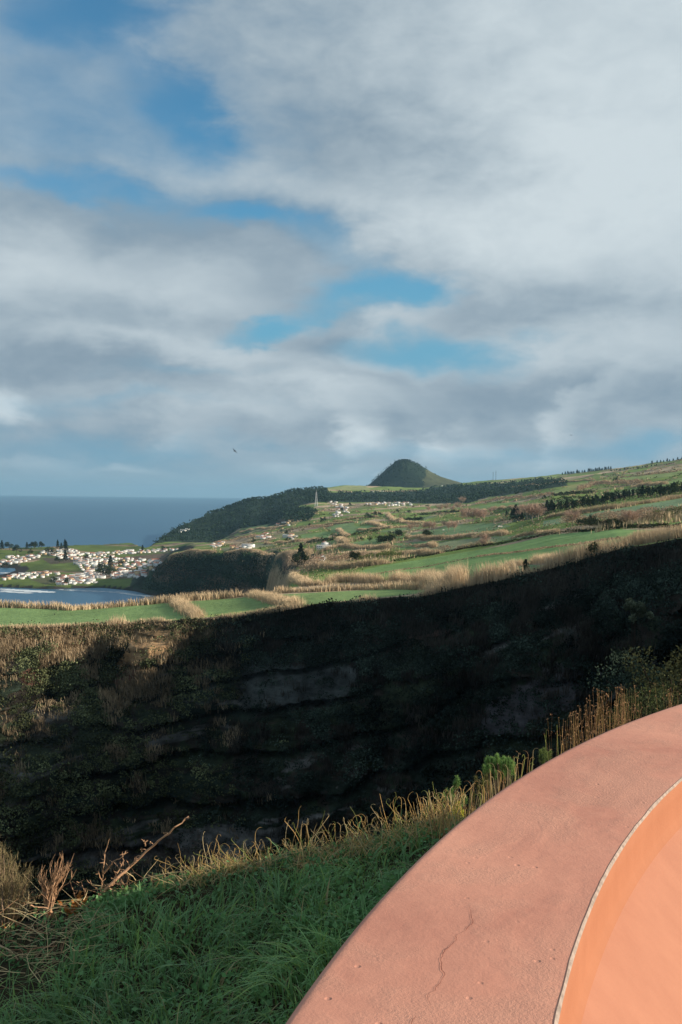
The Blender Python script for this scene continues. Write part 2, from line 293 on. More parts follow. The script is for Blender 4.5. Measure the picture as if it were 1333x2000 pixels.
# ------------------------------------------------------------------ the lie of the land
def Yz(px, py, z):
    return (z-CZ)/float(us(px, py)[1])
def zc(Y, z): return (Y, None, z)
def pc(Y, py): return (Y, py, None)
def townc(rimY, rimp, bY, bp, px, wl, lagoon, far):
    y = Yz(px, wl, 0); yf = Yz(px, far, 18)
    return [pc(rimY, rimp), pc(bY, bp), zc(bY+26, -8), zc(y-8, -6), zc(y+8, 4), zc(y+70, 6), zc(1905, -4 if lagoon else 8), zc(1962, -4 if lagoon else 9), zc(1985, 8), zc(yf, 18), zc(yf+14, 12), zc(yf+30, -8), zc(60000, -8)]
COLS = [(-300, townc(268, 1234, 352, 1188, -300, 1150, True, 1078)), (-120, townc(280, 1230, 362, 1186, -120, 1148, True, 1074)), (0, townc(290, 1227, 368, 1184, 0, 1147, True, 1071)),
 (95, townc(297, 1224, 372, 1185, 95, 1151, False, 1068)), (125, townc(299, 1222, 372, 1185, 125, 1150, False, 1066)), (200, townc(304, 1219, 374, 1183, 200, 1148, False, 1063)),
 (258, townc(308, 1217, 376, 1180, 258, 1154, False, 1060)),
 (285, [pc(308, 1215), pc(378, 1178), zc(405, -8), zc(Yz(285, 1162, 0), -4), pc(1560, 1122), pc(1640, 1118), zc(1800, 9), zc(2000, 10), zc(2100, 12), zc(2380, 18), zc(2395, 12), zc(2420, -8), zc(60000, -8)]),
 (330, [pc(306, 1212), pc(378, 1173), zc(405, -8), zc(Yz(330, 1170, 0), -4), pc(1500, 1091), pc(1640, 1084), zc(1850, 16), zc(2150, 14), zc(2450, 16), pc(2800, 1056), pc(3100, 1040), zc(3500, -8), zc(60000, -8)]),
 (375, [pc(303, 1209), pc(378, 1170), zc(405, -8), zc(1400, -4), pc(1480, 1077), pc(1600, 1074), pc(1800, 1068), pc(2100, 1064), pc(2450, 1061), pc(2850, 1057), pc(3300, 1017), zc(3800, -8), zc(60000, -8)]),
 (430, [pc(299, 1207), pc(378, 1168), zc(405, -8), zc(1330, -4), pc(1440, 1080), pc(1560, 1071), pc(1800, 1064), pc(2100, 1060), pc(2500, 1057), pc(2900, 1052), pc(3500, 996), zc(4000, -8), zc(60000, -8)]),
 (490, [pc(294, 1203), pc(376, 1163), zc(403, -8), zc(1220, -4), pc(1330, 1077), pc(1450, 1068), pc(1700, 1058), pc(2000, 1048), pc(2400, 1040), pc(2900, 1030), pc(3600, 975), zc(4100, -8), zc(60000, -8)]),
 (525, [pc(291, 1196), pc(374, 1160), zc(410, 40), zc(1130, 2), pc(1240, 1090), pc(1360, 1072), pc(1600, 1057), pc(1900, 1045), pc(2300, 1034), pc(2900, 1024), pc(3600, 972), zc(4200, -8), zc(60000, -8)]),
 (565, [pc(288, 1187), pc(373, 1156), pc(450, 1145), pc(720, 1120), pc(1050, 1092), pc(1220, 1074), pc(1500, 1057), pc(1800, 1042), pc(2200, 1028), pc(2850, 1004), pc(3700, 960), zc(4300, -8), zc(60000, -8)]),
 (620, [pc(284, 1179), pc(370, 1154), pc(430, 1141), pc(600, 1117), pc(900, 1088), pc(1150, 1068), pc(1400, 1054), pc(1750, 1037), pc(2200, 1017), pc(2900, 990), pc(3800, 952), zc(4600, -8), zc(60000, -8)]),
 (700, [pc(277, 1173), pc(365, 1151), pc(430, 1137), pc(540, 1115), pc(760, 1086), pc(1050, 1060), pc(1350, 1042), pc(1800, 1022), pc(2400, 1001), pc(3200, 978), pc(4200, 947), zc(5000, -8), zc(60000, -8)]),
 (830, [pc(267, 1160), pc(345, 1149), pc(420, 1128), pc(520, 1104), pc(680, 1079), pc(900, 1054), pc(1200, 1036), pc(1700, 1013), pc(2400, 993), pc(3200, 976), pc(4300, 953), zc(5200, -8), zc(60000, -8)]),
 (930, [pc(258, 1140), pc(315, 1126), pc(400, 1104), pc(500, 1085), pc(620, 1067), pc(800, 1048), pc(1100, 1027), pc(1500, 1006), pc(2200, 985), pc(3000, 965), pc(4300, 941), zc(5200, -8), zc(60000, -8)]),
 (1080, [pc(245, 1106), pc(300, 1091), pc(370, 1073), pc(460, 1053), pc(560, 1039), pc(720, 1020), pc(950, 1000), pc(1300, 978), pc(1900, 958), pc(2800, 940), pc(4200, 928), zc(5200, -8), zc(60000, -8)]),
 (1200, [pc(236, 1073), pc(290, 1060), pc(350, 1046), pc(430, 1034), pc(540, 1020), pc(700, 1002), pc(900, 984), pc(1300, 962), pc(1800, 945), pc(2500, 928), pc(3500, 915), zc(4800, -8), zc(60000, -8)]),
 (1333, [pc(225, 1050), pc(280, 1042), pc(340, 1033), pc(420, 1021), pc(520, 1005), pc(680, 985), pc(880, 965), pc(1200, 945), pc(1700, 926), pc(2300, 910), pc(3000, 896), zc(4300, -8), zc(60000, -8)]),
 (1800, [pc(190, 985), pc(250, 972), pc(320, 962), pc(400, 950), pc(500, 935), pc(650, 915), pc(850, 895), pc(1150, 875), pc(1600, 860), pc(2200, 850), pc(2800, 842), zc(4000, -8), zc(60000, -8)])]
TU = np.array([float(us(p, 1050)[0]) for p, _ in COLS])
TY = np.array([[c[0] for c in cc] for _, cc in COLS], float)
TZ = np.array([[(CZ+float(us(p, c[1])[1])*c[0]) if c[1] is not None else c[2] for c in cc] for p, cc in COLS], float)
NU, NT = 860, 560
U = np.linspace(us(-290, 1050)[0], us(1780, 1050)[0], NU)
KY = np.stack([np.interp(U, TU, TY[:, k]) for k in range(13)], 1); KZ = np.stack([np.interp(U, TU, TZ[:, k]) for k in range(13)], 1)
ker = np.hanning(15); ker /= ker.sum()
def smooth(a): return np.stack([np.convolve(np.pad(a[:, k], 7, 'edge'), ker, 'valid') for k in range(a.shape[1])], 1)
KY, KZ = smooth(KY), smooth(KZ)
KY[:, 0] += fbm(U*22, 0*U, 4, 3)*5; RIM = KY[:, 0].copy()
TT = np.linspace(0, 1, NT)**1.12; YF = 7000.
GY = RIM[:, None]*(YF/RIM[:, None])**TT[None]
GZ = np.stack([np.interp(GY[i], KY[i], KZ[i]) for i in range(NU)])
GX = U[:, None]*GY
land = np.clip((GZ-2)/25, 0, 1); da = np.clip((GY-385)/500, 0, 1)
GZ = GZ+land*(fbm(GX/90, GY/90, 4, 11)*(.5+da*4.0)+fbm(GX/22, GY/22, 3, 12)*(.15+da*1.0))
# terraces: the fields step down in low banks
GZ += land*da*1.6*(np.abs((GX/160+GY/75+fbm(GX/200, GY/200, 2, 5)) % 1-.5)*2-.5)
GS = (GZ-CZ)/GY
def Hland(X, Y):
    u = X/Y; i = np.interp(u, U, np.arange(NU)); rim = np.interp(i, np.arange(NU), RIM)
    t = np.clip(np.log(np.maximum(Y, 1)/rim)/np.log(YF/rim), 0, 1)**(1/1.12); j = t*(NT-1)
    i0 = np.clip(i.astype(int), 0, NU-2); j0 = np.clip(j.astype(int), 0, NT-2); a, b = i-i0, j-j0
    return GZ[i0, j0]*(1-a)*(1-b)+GZ[i0+1, j0]*a*(1-b)+GZ[i0, j0+1]*(1-a)*b+GZ[i0+1, j0+1]*a*b
def G(px, py, Ymin=0):
    """the point of the land that the camera sees at a photo pixel"""
    px, py = np.atleast_1d(np.asarray(px, float)), np.atleast_1d(np.asarray(py, float)); u, s = us(px, py); out = []
    for a, b in zip(u, s):
        i = int(np.clip(np.interp(a, U, np.arange(NU)), 0, NU-1)); c = GS[i]; ok = np.nonzero((c >= b) & (GY[i] >= Ymin))[0]
        j = ok[0] if len(ok) else int(np.argmax(np.where(GY[i] >= Ymin, c, -9)))
        if j > 0 and c[j] >= b > c[j-1]: w = (b-c[j-1])/(c[j]-c[j-1]); Y = GY[i, j-1]*(1-w)+GY[i, j]*w
        else: Y = GY[i, j]
        out.append((a*Y, Y))
    o = np.array(out); return np.c_[o, Hland(o[:, 0], o[:, 1])]
PX, PY = p_of_us(np.broadcast_to(U[:, None], GS.shape), GS)
run = np.maximum.accumulate(np.c_[np.full((NU, 1), -9), GS[:, :-1]], 1); VIS = GS > run-.0012
FIELDS = [  # (polygon in the photo, colour factor, far limit)
 ([(-300, 1182), (0, 1186), (140, 1190), (320, 1178), (348, 1179), (376, 1209), (330, 1213), (200, 1218), (0, 1225), (-300, 1232)], (1, 1, 1), 420),
 ([(364, 1175), (488, 1166), (548, 1186), (480, 1200), (402, 1206), (385, 1196)], (1.05, 1.03, 1), 420),
 ([(546, 1161), (700, 1153), (830, 1149), (832, 1158), (700, 1171), (620, 1179), (588, 1186), (560, 1178)], (1.1, 1.03, 1), 420),
 ([(330, 1214), (400, 1206), (500, 1198), (600, 1182), (600, 1178), (480, 1193), (400, 1202)], (1.6, 1.25, 1.1), 420),
 ([(702, 1115), (745, 1105), (840, 1090), (1000, 1063), (1077, 1044), (1203, 1034), (1280, 1035), (1240, 1048), (1221, 1058), (1155, 1079), (1095, 1088), (978, 1109), (933, 1119), (915, 1142), (900, 1142), (898, 1128), (840, 1124), (735, 1127)], (1.05, 1.1, 1), 999),
 ([(942, 1118), (1032, 1103), (1083, 1105), (1023, 1121), (960, 1128)], (.8, .85, 1), 999),
 ([(681, 1062), (738, 1050), (790, 1048), (735, 1066), (687, 1071)], (.9, .9, 1), 3e3), ([(768, 1063), (840, 1056), (849, 1067), (780, 1072)], (.8, .85, 1), 3e3),
 ([(852, 1060), (933, 1050), (1000, 1046), (990, 1054), (940, 1065), (858, 1080), (775, 1079)], (1.2, .9, 1.3), 3e3), ([(654, 1041), (690, 1029), (729, 1027), (714, 1038), (663, 1047)], (.9, .95, 1), 3e3),
 ([(855, 1033), (880, 1025), (960, 1022), (1000, 1027), (966, 1036), (860, 1046), (795, 1048), (795, 1042)], (.8, .8, 1), 3e3), ([(921, 992), (960, 984), (1000, 981), (1060, 981), (1050, 988), (930, 997)], (1.15, 1.1, 1), 4e3),
 ([(771, 1014), (855, 1008), (830, 1016), (790, 1021)], (.9, .8, 1), 4e3), ([(600, 1046), (650, 1040), (640, 1051), (600, 1053)], (.8, .9, 1), 4e3), ([(690, 1017), (735, 1019), (700, 1025)], (1, .9, 1), 4e3),
 ([(1062, 1018), (1155, 1002), (1333, 973), (1500, 950), (1500, 968), (1333, 989), (1200, 1011), (1101, 1022), (1062, 1028)], (.95, .9, 1.3), 3e3), ([(1065, 981), (1101, 975), (1147, 972), (1113, 984)], (1, 1, 1), 4e3),
 ([(1074, 961), (1137, 945), (1165, 946), (1125, 961), (1089, 964)], (1.3, 1, 1), 5e3), ([(1173, 966), (1248, 954), (1266, 957), (1203, 970)], (1, .9, 1.1), 5e3), ([(1209, 934), (1333, 917), (1500, 900), (1500, 910), (1333, 927), (1221, 941)], (1.3, 1.05, 1), 5e3),
 ([(1272, 949), (1333, 933), (1500, 905), (1500, 918), (1333, 944), (1275, 955)], (1.2, 1.1, 1), 5e3), ([(1290, 1028), (1333, 1018), (1500, 1000), (1500, 1010), (1333, 1026)], (1.1, 1.1, 1), 5e3),
 ([(1100, 950), (1190, 935), (1200, 941), (1120, 954)], (1.5, 1, 1), 5e3), ([(969, 1050), (1053, 1038), (1100, 1037), (1023, 1051), (969, 1057)], (.9, .8, 1), 3e3), ([(1059, 930), (1092, 928), (1085, 933)], (1.3, 1.1, 1), 6e3),
 ([(624, 957), (681, 948), (714, 948), (726, 957)], (1.4, 1, 1.2), 6e3), ([(477, 1032), (534, 1023), (537, 1030), (483, 1039)], (1.1, .9, 1), 4e3), ([(579, 1047), (639, 1038), (654, 1044), (600, 1054)], (1, 1, 1), 4e3),
 ([(630, 1029), (690, 1021), (700, 1035), (654, 1040)], (.95, .9, 1), 4e3), ([(615, 1063), (675, 1053), (675, 1060), (618, 1069)], (1.1, .9, 1), 4e3), ([(530, 1045), (600, 1036), (610, 1040), (545, 1052)], (1.2, .8, 1), 4e3),
 ([(420, 1072), (520, 1060), (540, 1066), (440, 1076)], (1.2, .8, 1.2), 4e3), ([(740, 1038), (800, 1027), (830, 1030), (770, 1042)], (.9, .8, 1), 4e3), ([(1000, 1003), (1060, 996), (1065, 1006), (1010, 1012)], (1.1, .8, 1), 4e3),
 ([(60, 1132), (120, 1122), (150, 1128), (90, 1142)], (.9, .6, .8), 3e3), ([(80, 1090), (150, 1087), (200, 1094), (100, 1102)], (.8, .45, .8), 3e3), ([(220, 1090), (330, 1080), (330, 1094), (240, 1096)], (1.1, .55, 1), 3e3)]
WOODP = [[(600, 963), (822, 960), (850, 951), (1000, 943), (1060, 936), (1100, 938), (1110, 948), (1050, 957), (1000, 966), (955, 971), (915, 983), (855, 984), (760, 981), (600, 981)],
 [(300, 1062), (310, 1045), (360, 1018), (420, 992), (486, 968), (531, 966), (549, 955), (600, 950), (640, 950), (640, 977), (590, 986), (560, 1000), (560, 1015), (520, 1025), (468, 1033), (440, 1050), (420, 1060), (330, 1058)],
 [(550, 1000), (600, 990), (620, 1000), (600, 1018), (560, 1020)], [(1000, 1008), (1100, 1000), (1100, 1016), (1060, 1026), (1000, 1024)]]
col = np.empty(GZ.shape+(3,)); f1 = fbm(GX/70, GY/70, 4, 21)[..., None]; f2 = fbm(GX/30, GY/45, 4, 22)[..., None]
base = np.where(f1 > .12, TAN*.75, np.where(f1 > -.12, BROWN*1.1, OLIVE)); base = base*(1+.5*f2)
col[:] = base
patch = (np.abs(fbm(GX/260, GY/200, 2, 31)) > .16)[..., None] & (GY > 420)[..., None]
col[:] = np.where(patch, OLIVE*np.array((1.1, 1.25, .9))*(1+.4*f2), col)
for poly, k, lim in FIELDS:
    m = inpoly(PX, PY, poly) & VIS & (GY < lim) & (GZ > 3)
    col[m] = GREEN*np.array(k)*(1+.18*fbm(GX[m]/14, GY[m]/60, 4, 41)[:, None])
for poly in WOODP:
    m = inpoly(PX, PY, poly) & VIS & (GY > 900); col[m] = WOODS*(1+.5*f2[m])
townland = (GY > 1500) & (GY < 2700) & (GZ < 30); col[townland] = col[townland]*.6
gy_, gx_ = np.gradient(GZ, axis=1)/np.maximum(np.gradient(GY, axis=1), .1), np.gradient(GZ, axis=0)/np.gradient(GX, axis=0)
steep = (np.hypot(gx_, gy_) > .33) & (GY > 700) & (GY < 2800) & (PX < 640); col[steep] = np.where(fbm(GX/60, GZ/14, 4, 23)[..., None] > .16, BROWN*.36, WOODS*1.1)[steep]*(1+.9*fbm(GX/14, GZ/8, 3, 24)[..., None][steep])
sandy = (GZ < 3.5) & (GY > 420); col[sandy] = (.035, .032, .03)
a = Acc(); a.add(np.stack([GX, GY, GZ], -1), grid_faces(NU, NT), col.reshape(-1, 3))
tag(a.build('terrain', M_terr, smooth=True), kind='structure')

# the gully wall that faces us
ND = 330
rimz = Hland(U*RIM, RIM); d01 = np.linspace(0, 1, ND)**1.15
dep = (rimz+2)[:, None]*d01[None]                       # metres below the rim
uu = U[:, None]+0*dep
prof = np.interp(dep, [0, 3, 14, 22, 40, 55, 62, 95, 150, 400], [0, 1.2, 5.5, 12, 28, 36, 44, 62, 105, 250])
dip = 65*np.maximum(uu+.05, 0)
strat = ((dep+dip+fbm(uu*9, dep/30, 3, 51)*6)/9.0) % 1
prof = prof+(np.where(strat < .22, -2.6, 1.2)*(.4+1.2*vn(uu*14, dep/25, 58)))*np.clip(dep/10, 0, 1)+(1-np.abs(fbm(uu*7+dep/55, dep/200-uu*2, 3, 59))*4).clip(-1, 1)*7*np.clip(dep/14, 0, 1)
big = fbm(uu*5.2, dep/85, 3, 52)*17+fbm(uu*16, dep/34, 3, 53)*8+fbm(uu*50, dep/13, 3, 54)*3+fbm(uu*150, dep/5, 2, 55)*1.2
prof = prof+big*np.clip(dep/12, 0, 1)-np.clip(dep/3, 0, 1)*1.0*(vn(uu*70, dep/6, 9)-.5)
# the spur on the left stands out and turns to the sun
spx, _ = p_of_us(uu, (rimz[:, None]-dep-CZ)/RIM[:, None])
spur = 20*np.exp(-((spx-300)/70)**2)*np.clip(dep/5, 0, 1)*np.clip(1.35-dep/45, 0, 1)+30*np.exp(-((spx-165)/75)**2)*np.clip((dep-20)/9, 0, 1)*np.clip(1.6-(dep-28)/20, 0, 1)+14*np.exp(-((spx+40)/120)**2)*np.clip(dep/10, 0, 1)
CYg = RIM[:, None]-prof-spur; CXg = U[:, None]*RIM[:, None]+0*dep - (fbm(uu*30, dep/18, 3, 57)*2.5)*np.clip(dep/6, 0, 1); CZg = rimz[:, None]-dep
cpx, cpy = proj(np.stack([CXg, CYg, CZg], -1))
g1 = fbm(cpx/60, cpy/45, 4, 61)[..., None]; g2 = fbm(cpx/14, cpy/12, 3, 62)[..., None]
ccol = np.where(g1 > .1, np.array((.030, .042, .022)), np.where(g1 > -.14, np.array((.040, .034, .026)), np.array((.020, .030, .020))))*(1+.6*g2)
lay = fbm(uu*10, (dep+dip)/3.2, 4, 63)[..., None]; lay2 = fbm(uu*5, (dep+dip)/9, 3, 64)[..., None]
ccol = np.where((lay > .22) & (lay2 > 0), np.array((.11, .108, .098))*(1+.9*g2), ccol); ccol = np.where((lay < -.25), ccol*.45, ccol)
def tint(poly, c, mixf=1., edge=14):
    q = inpoly(cpx+fbm(cpx/30, cpy/30, 3, 71)*edge*2, cpy+fbm(cpx/30, cpy/30, 3, 72)*edge*2, poly); ccol[q] = ccol[q]*(1-mixf)+np.array(c)*mixf*(1+.5*g2[q])
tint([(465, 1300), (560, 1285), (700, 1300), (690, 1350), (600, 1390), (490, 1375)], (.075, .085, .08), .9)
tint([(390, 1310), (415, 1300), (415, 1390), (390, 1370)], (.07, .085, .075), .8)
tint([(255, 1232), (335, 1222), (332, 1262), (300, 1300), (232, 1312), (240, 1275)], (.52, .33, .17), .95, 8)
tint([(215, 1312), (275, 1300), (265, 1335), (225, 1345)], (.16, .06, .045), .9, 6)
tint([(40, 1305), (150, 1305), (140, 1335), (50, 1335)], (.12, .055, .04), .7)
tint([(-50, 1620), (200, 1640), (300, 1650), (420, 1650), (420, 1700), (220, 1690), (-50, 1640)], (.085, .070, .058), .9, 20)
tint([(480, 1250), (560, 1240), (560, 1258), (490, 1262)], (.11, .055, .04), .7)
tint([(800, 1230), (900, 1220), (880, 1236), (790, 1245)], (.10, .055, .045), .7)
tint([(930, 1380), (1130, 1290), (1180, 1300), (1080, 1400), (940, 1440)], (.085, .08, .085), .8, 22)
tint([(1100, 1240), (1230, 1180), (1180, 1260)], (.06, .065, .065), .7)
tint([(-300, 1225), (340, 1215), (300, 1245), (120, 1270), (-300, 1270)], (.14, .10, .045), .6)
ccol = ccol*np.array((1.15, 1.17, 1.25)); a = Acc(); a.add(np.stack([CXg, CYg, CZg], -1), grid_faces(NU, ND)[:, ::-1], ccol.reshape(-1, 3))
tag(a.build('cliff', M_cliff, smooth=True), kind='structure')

# the cone hill and its shoulder
hu, hs = us(790, 952); HY = 4950.; hx = float(hu)*HY; hz = CZ+float(hs)*HY; k = HY/F
prL = np.interp(np.linspace(0, 100, 101), [0, 5, 13, 25, 46, 70, 100], [53.5, 53.3, 51, 43, 25, 4, -14]); prR = np.interp(np.linspace(0, 170, 171), [0, 8, 20, 47, 65, 89, 110, 130, 170], [53.5, 53, 48, 34, 24, 15, 10, 5, -14])
th = np.linspace(0, 2*PI, 181); rr = np.linspace(0, 1, 70)
TH, RR = np.meshgrid(th, rr, indexing='ij'); wR = (np.cos(TH)+1)/2
rm = 100+70*wR**2; r = RR*rm
hh = np.interp(r, np.arange(101), prL)*(1-wR)+np.interp(r, np.arange(171), prR)*wR
hh = hh+fbm(TH*3, RR*6, 4, 81)*2.2*np.clip(RR*5, 0, 1)
HXg, HYg, HZg = hx+r*k*np.cos(TH), HY+r*k*np.sin(TH)*1.1, hz+hh*k
qx, qy = proj(np.stack([HXg, HYg, HZg], -1))
hc = np.where(((qx > 832+(qy-925)*-.35+fbm(TH*8, RR*9, 3, 82)*7) & (TH < PI*2))[..., None], np.array((.075, .085, .045)), WOODS*.9)*(1+.5*fbm(TH*20, RR*20, 3, 83)[..., None])  # dark tone on left and front, paler olive right of a slanting line
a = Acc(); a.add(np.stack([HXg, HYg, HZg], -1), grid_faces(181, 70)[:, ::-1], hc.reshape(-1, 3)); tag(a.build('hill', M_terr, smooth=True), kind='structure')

# water, out to the horizon
a = Acc(); a.add([(-50000, -3000, 0), (50000, -3000, 0), (50000, 40000, 0), (-50000, 40000, 0)], [(0, 1, 2, 3)]); tag(a.build('sea', M_sea), kind='structure')

# the bank we stand on
NZC = .0011
WC, RO, RI = np.array((4.77, -.12)), 5.05, 4.70
def Hbank(X, Y):
    X = np.asarray(X, float); Y = np.asarray(Y, float)
    zt = np.interp(X, [-60, -10, -1.64, -.78, -.16, .5, 3, 12, 20, 60, 300], [-12, -3.6, -2.15, -1.93, -1.77, -1.63, -1.55, -1.0, 3, 12, 40])  # right side raised into an added, unseen mound that shades the slope
    g = np.where(X < 1.5, Y-4.8, (Y-4.8-.9*(X-1.5))*.74)
    g = np.where(X < -6, g+(-6-X)*.5, g); gp = np.maximum(g, 0)
    R = np.clip((X-.6)/2.0, 0, 1)
    drop = gp**2/(gp+.5)*1.2*(1-R)+(gp**2/(gp+.8)*np.interp(gp, [0, 8, 20], [.55, .75, 1.2]))*R
    flat = np.clip((-g-1.2)/6, 0, 1)*.12
    z = zt+flat-drop+.05*fbm(X*1.3, Y*1.3, 3, 91)*np.clip(gp+1, 1, 14)
    return CZ+np.maximum(z, -149)
th = np.linspace(0, 2*PI, 301); rr = np.geomspace(.4, 330, 230); TH, RR = np.meshgrid(th, rr, indexing='ij'); bx, by = RR*np.sin(TH), RR*np.cos(TH)
bz = Hbank(bx, by); inside = np.hypot(bx-WC[0], by-WC[1]) < RO-.1; bz = np.where(inside, CZ-1.95, bz)
keep = by < 175
a = Acc(); bz = np.where(by > 150, -3, bz); a.add(np.stack([bx, by, bz], -1), grid_faces(301, 230)[:, ::-1]); tag(a.build('ground', M_soil, smooth=True), kind='structure')

# ------------------------------------------------------------------ the round parapet
wall = empty('parapet_wall', (WC[0], WC[1], CZ-1.75), 'curved pink stucco parapet wall with an orange inner face', 'parapet')
def lathe(name, prof_rz, material, a0=-3.6, a1=1.3, n=1400, nz=0., seed=0):
    prof_rz = np.array(prof_rz, float); th = np.linspace(a0, a1, n); r = prof_rz[None, :, 0]; z = prof_rz[None, :, 1]; T = th[:, None]
    z = z+nz*fbm(T*9+0*r, r*18, 4, seed); 
    X, Y = WC[0]+r*np.sin(T), WC[1]+r*np.cos(T)
    a = Acc(); a.add(np.stack([X, Y, CZ+z+0*X], -1), grid_faces(n, len(prof_rz))[:, ::-1]); return a.build(name, material, wall, True, None)
def fixp(o): o.matrix_parent_inverse = wall.matrix_world.inverted() if False else Matrix.Translation(-wall.location); return o
capp = [(RO-.004, -.722), (RO, -.716), (RO-.002, -.708), (RO-.008, -.702)]+[(RO-.008-i*(RO-RI-.016)/44, -.700+.002*math.sin(PI*i/44)) for i in range(1, 44)]+[(RI+.006, -.7003), (RI+.0025, -.7005)]
fixp(lathe('cap', capp, M_cap, nz=NZC, seed=5))
fixp(lathe('outer_face', [(RO-.004, -.722), (RO-.006, -1.0), (RO-.006, -2.3)], M_outer))
def edgeband():
    th = np.linspace(-3.6, 1.3, 2600); w = .0006+.0018*fbm(th*55, 0*th, 4, 8); d = .0012+.0014*fbm(th*70, 0*th+3, 3, 9)
    rows = []
    for rr_, zz_ in ((RI+.0022+w, -.7005+NZC*fbm(th*9, 0*th+(RI+.003)*18, 4, 5)+.0012), (RI+.0005+w*0, -.7015+NZC*fbm(th*9, 0*th+(RI)*18, 4, 5)), (RI-.0008+w*0, -.7035-d)):
        rows.append(np.stack([WC[0]+rr_*np.sin(th), WC[1]+rr_*np.cos(th), CZ+zz_], -1))
    a = Acc(); a.add(np.stack(rows, 1), grid_faces(2600, 3)[:, ::-1]); return a.build('cap_edge', M_edge, wall, False)
fixp(edgeband())
fixp(lathe('inner_face', [(RI+.003, -.702), (RI, -.706), (RI, -.74), (RI, -.785), (RI-.004, -.796), (RI-.012, -.806)], M_inner, nz=.0012, seed=6))
inn = [(RI-.012, -.806), (RI-.03, -.82), (RI-.10, -.885), (RI-.28, -1.06), (RI-.34, -1.13), (RI-.37, -1.25), (RI-.37, -1.75)]
fixp(lathe('sloping_bench', inn, M_bench, nz=.0012, seed=6))
# hairline crack in the cap
def crack(pts, w0):
    pts = np.array(pts, float); q = []
    for (x0, y0), (x1, y1) in zip(pts[:-1], pts[1:]):
        for t in np.linspace(0, 1, 7)[:-1]: q.append((x0+(x1-x0)*t+random.uniform(-2.2, 2.2), y0+(y1-y0)*t+random.uniform(-1, 1)))
    q.append(tuple(pts[-1])); q = np.array(q); n = len(q); ww = w0*np.sin(np.linspace(.25, PI-.1, n))*rng.uniform(.5, 1.3, n)
    u, s = us(q[:, 0], q[:, 1]); Y = -.6985/s; X = u*Y
    zz_ = CZ-.700+NZC*fbm(np.arctan2(X-WC[0], Y-WC[1])*9, np.hypot(X-WC[0], Y-WC[1])*18, 4, 5)+.0032
    return np.stack([np.stack([X-ww, Y, zz_], -1), np.stack([X+ww, Y, zz_], -1)], 1)
a = Acc()
for pts, w0 in (([(905, 1822), (893, 1828), (888, 1842), (868, 1860), (860, 1878), (868, 1905), (850, 1935), (836, 1945), (842, 1970)], .0006), ([(812, 1985), (800, 2010)], .0006), ([(905, 1822), (925, 1800), (918, 1770)], .0006)):
    v = crack(pts, w0); a.add(v, grid_faces(len(v), 2))
fixp(a.build('crack', M_crack, wall))
th = np.linspace(0, 2*PI, 97)[:-1]; a = Acc(); v = [(WC[0], WC[1], CZ-1.74)]+[(WC[0]+4.5*math.sin(t), WC[1]+4.5*math.cos(t), CZ-1.74) for t in th]
a.add(v, [(0, 1+(i+1) % 96, 1+i) for i in range(96)]); tag(a.build('terrace_floor', M_floor), kind='structure')
# ------------------------------------------------------------------ hedges, scrub and woods
def path_pts(pts, Ymin=0, step=1.0):
    w = G([p[0] for p in pts], [p[1] for p in pts], Ymin)[:, :2]; seg = np.linalg.norm(np.diff(w, axis=0), axis=1); Ls = np.r_[0, np.cumsum(seg)]
    n = max(3, int(Ls[-1]/step)); t = np.linspace(0, Ls[-1], n); q = np.stack([np.interp(t, Ls, w[:, 0]), np.interp(t, Ls, w[:, 1])], -1)
    return q, Ls[-1]
def reeds(acc, pts, h, w, col=TAN, dens=1., Ymin=0, ragged=.45):
    q, Ln = path_pts(pts, Ymin); Ym = q[:, 1].mean(); bw = max(.10, Ym/998*.30); n = int(Ln*w*dens*4.2/max(bw, .12)/2.0)+20
    i = rng.uniform(0, len(q)-1, n); k = i.astype(int).clip(0, len(q)-2); b = q[k]*(1-(i-k))[:, None]+q[k+1]*(i-k)[:, None]
    ends = np.clip(np.minimum(i, len(q)-1-i)/3, .35, 1); seed = int(pts[0][0])
    b = b+rng.normal(size=(n, 2))*w*.30; z = Hland(b[:, 0], b[:, 1])
    hh = h*(1+ragged*fbm(b[:, 0]/17, b[:, 1]/17, 3, seed))*rng.uniform(.4, 1.15, n)*ends
    base = np.c_[b, z-.1]; lean = rng.normal(size=(n, 3))*np.array([.16, .16, 0])*hh[:, None]; lean[:, 0] -= .10*hh
    c = np.asarray(col)*(1+.35*fbm(b[:, 0]/8, b[:, 1]/8, 3, seed+1))[:, None]
    blades(acc, base, hh, bw*rng.uniform(.7, 1.4, n), lean, c*.75, 2, c*1.15)
def bushes(acc, pts, h, w, col, dens=1., Ymin=0):
    q, Ln = path_pts(pts, Ymin); Ym = q[:, 1].mean(); s = max(.3, Ym/998*.95); n = int(Ln*h*w*dens*2.6/(s*s*max(w, 1)*.6))+30
    i = rng.uniform(0, len(q)-1, n); k = i.astype(int).clip(0, len(q)-2); b = q[k]+rng.normal(size=(n, 2))*w*.28
    lump = .55+.9*vn(b[:, 0]/(h*.9), b[:, 1]/(h*1.6), int(pts[0][0])); z = Hland(b[:, 0], b[:, 1])+h*lump*rng.uniform(0, 1, n)**.7
    cc = np.asarray(col)*(1+.4*fbm(b[:, 0]/6, b[:, 1]/6, 3, 5))[:, None]; leaves(acc, np.c_[b, z], s, cc, .4, .75)
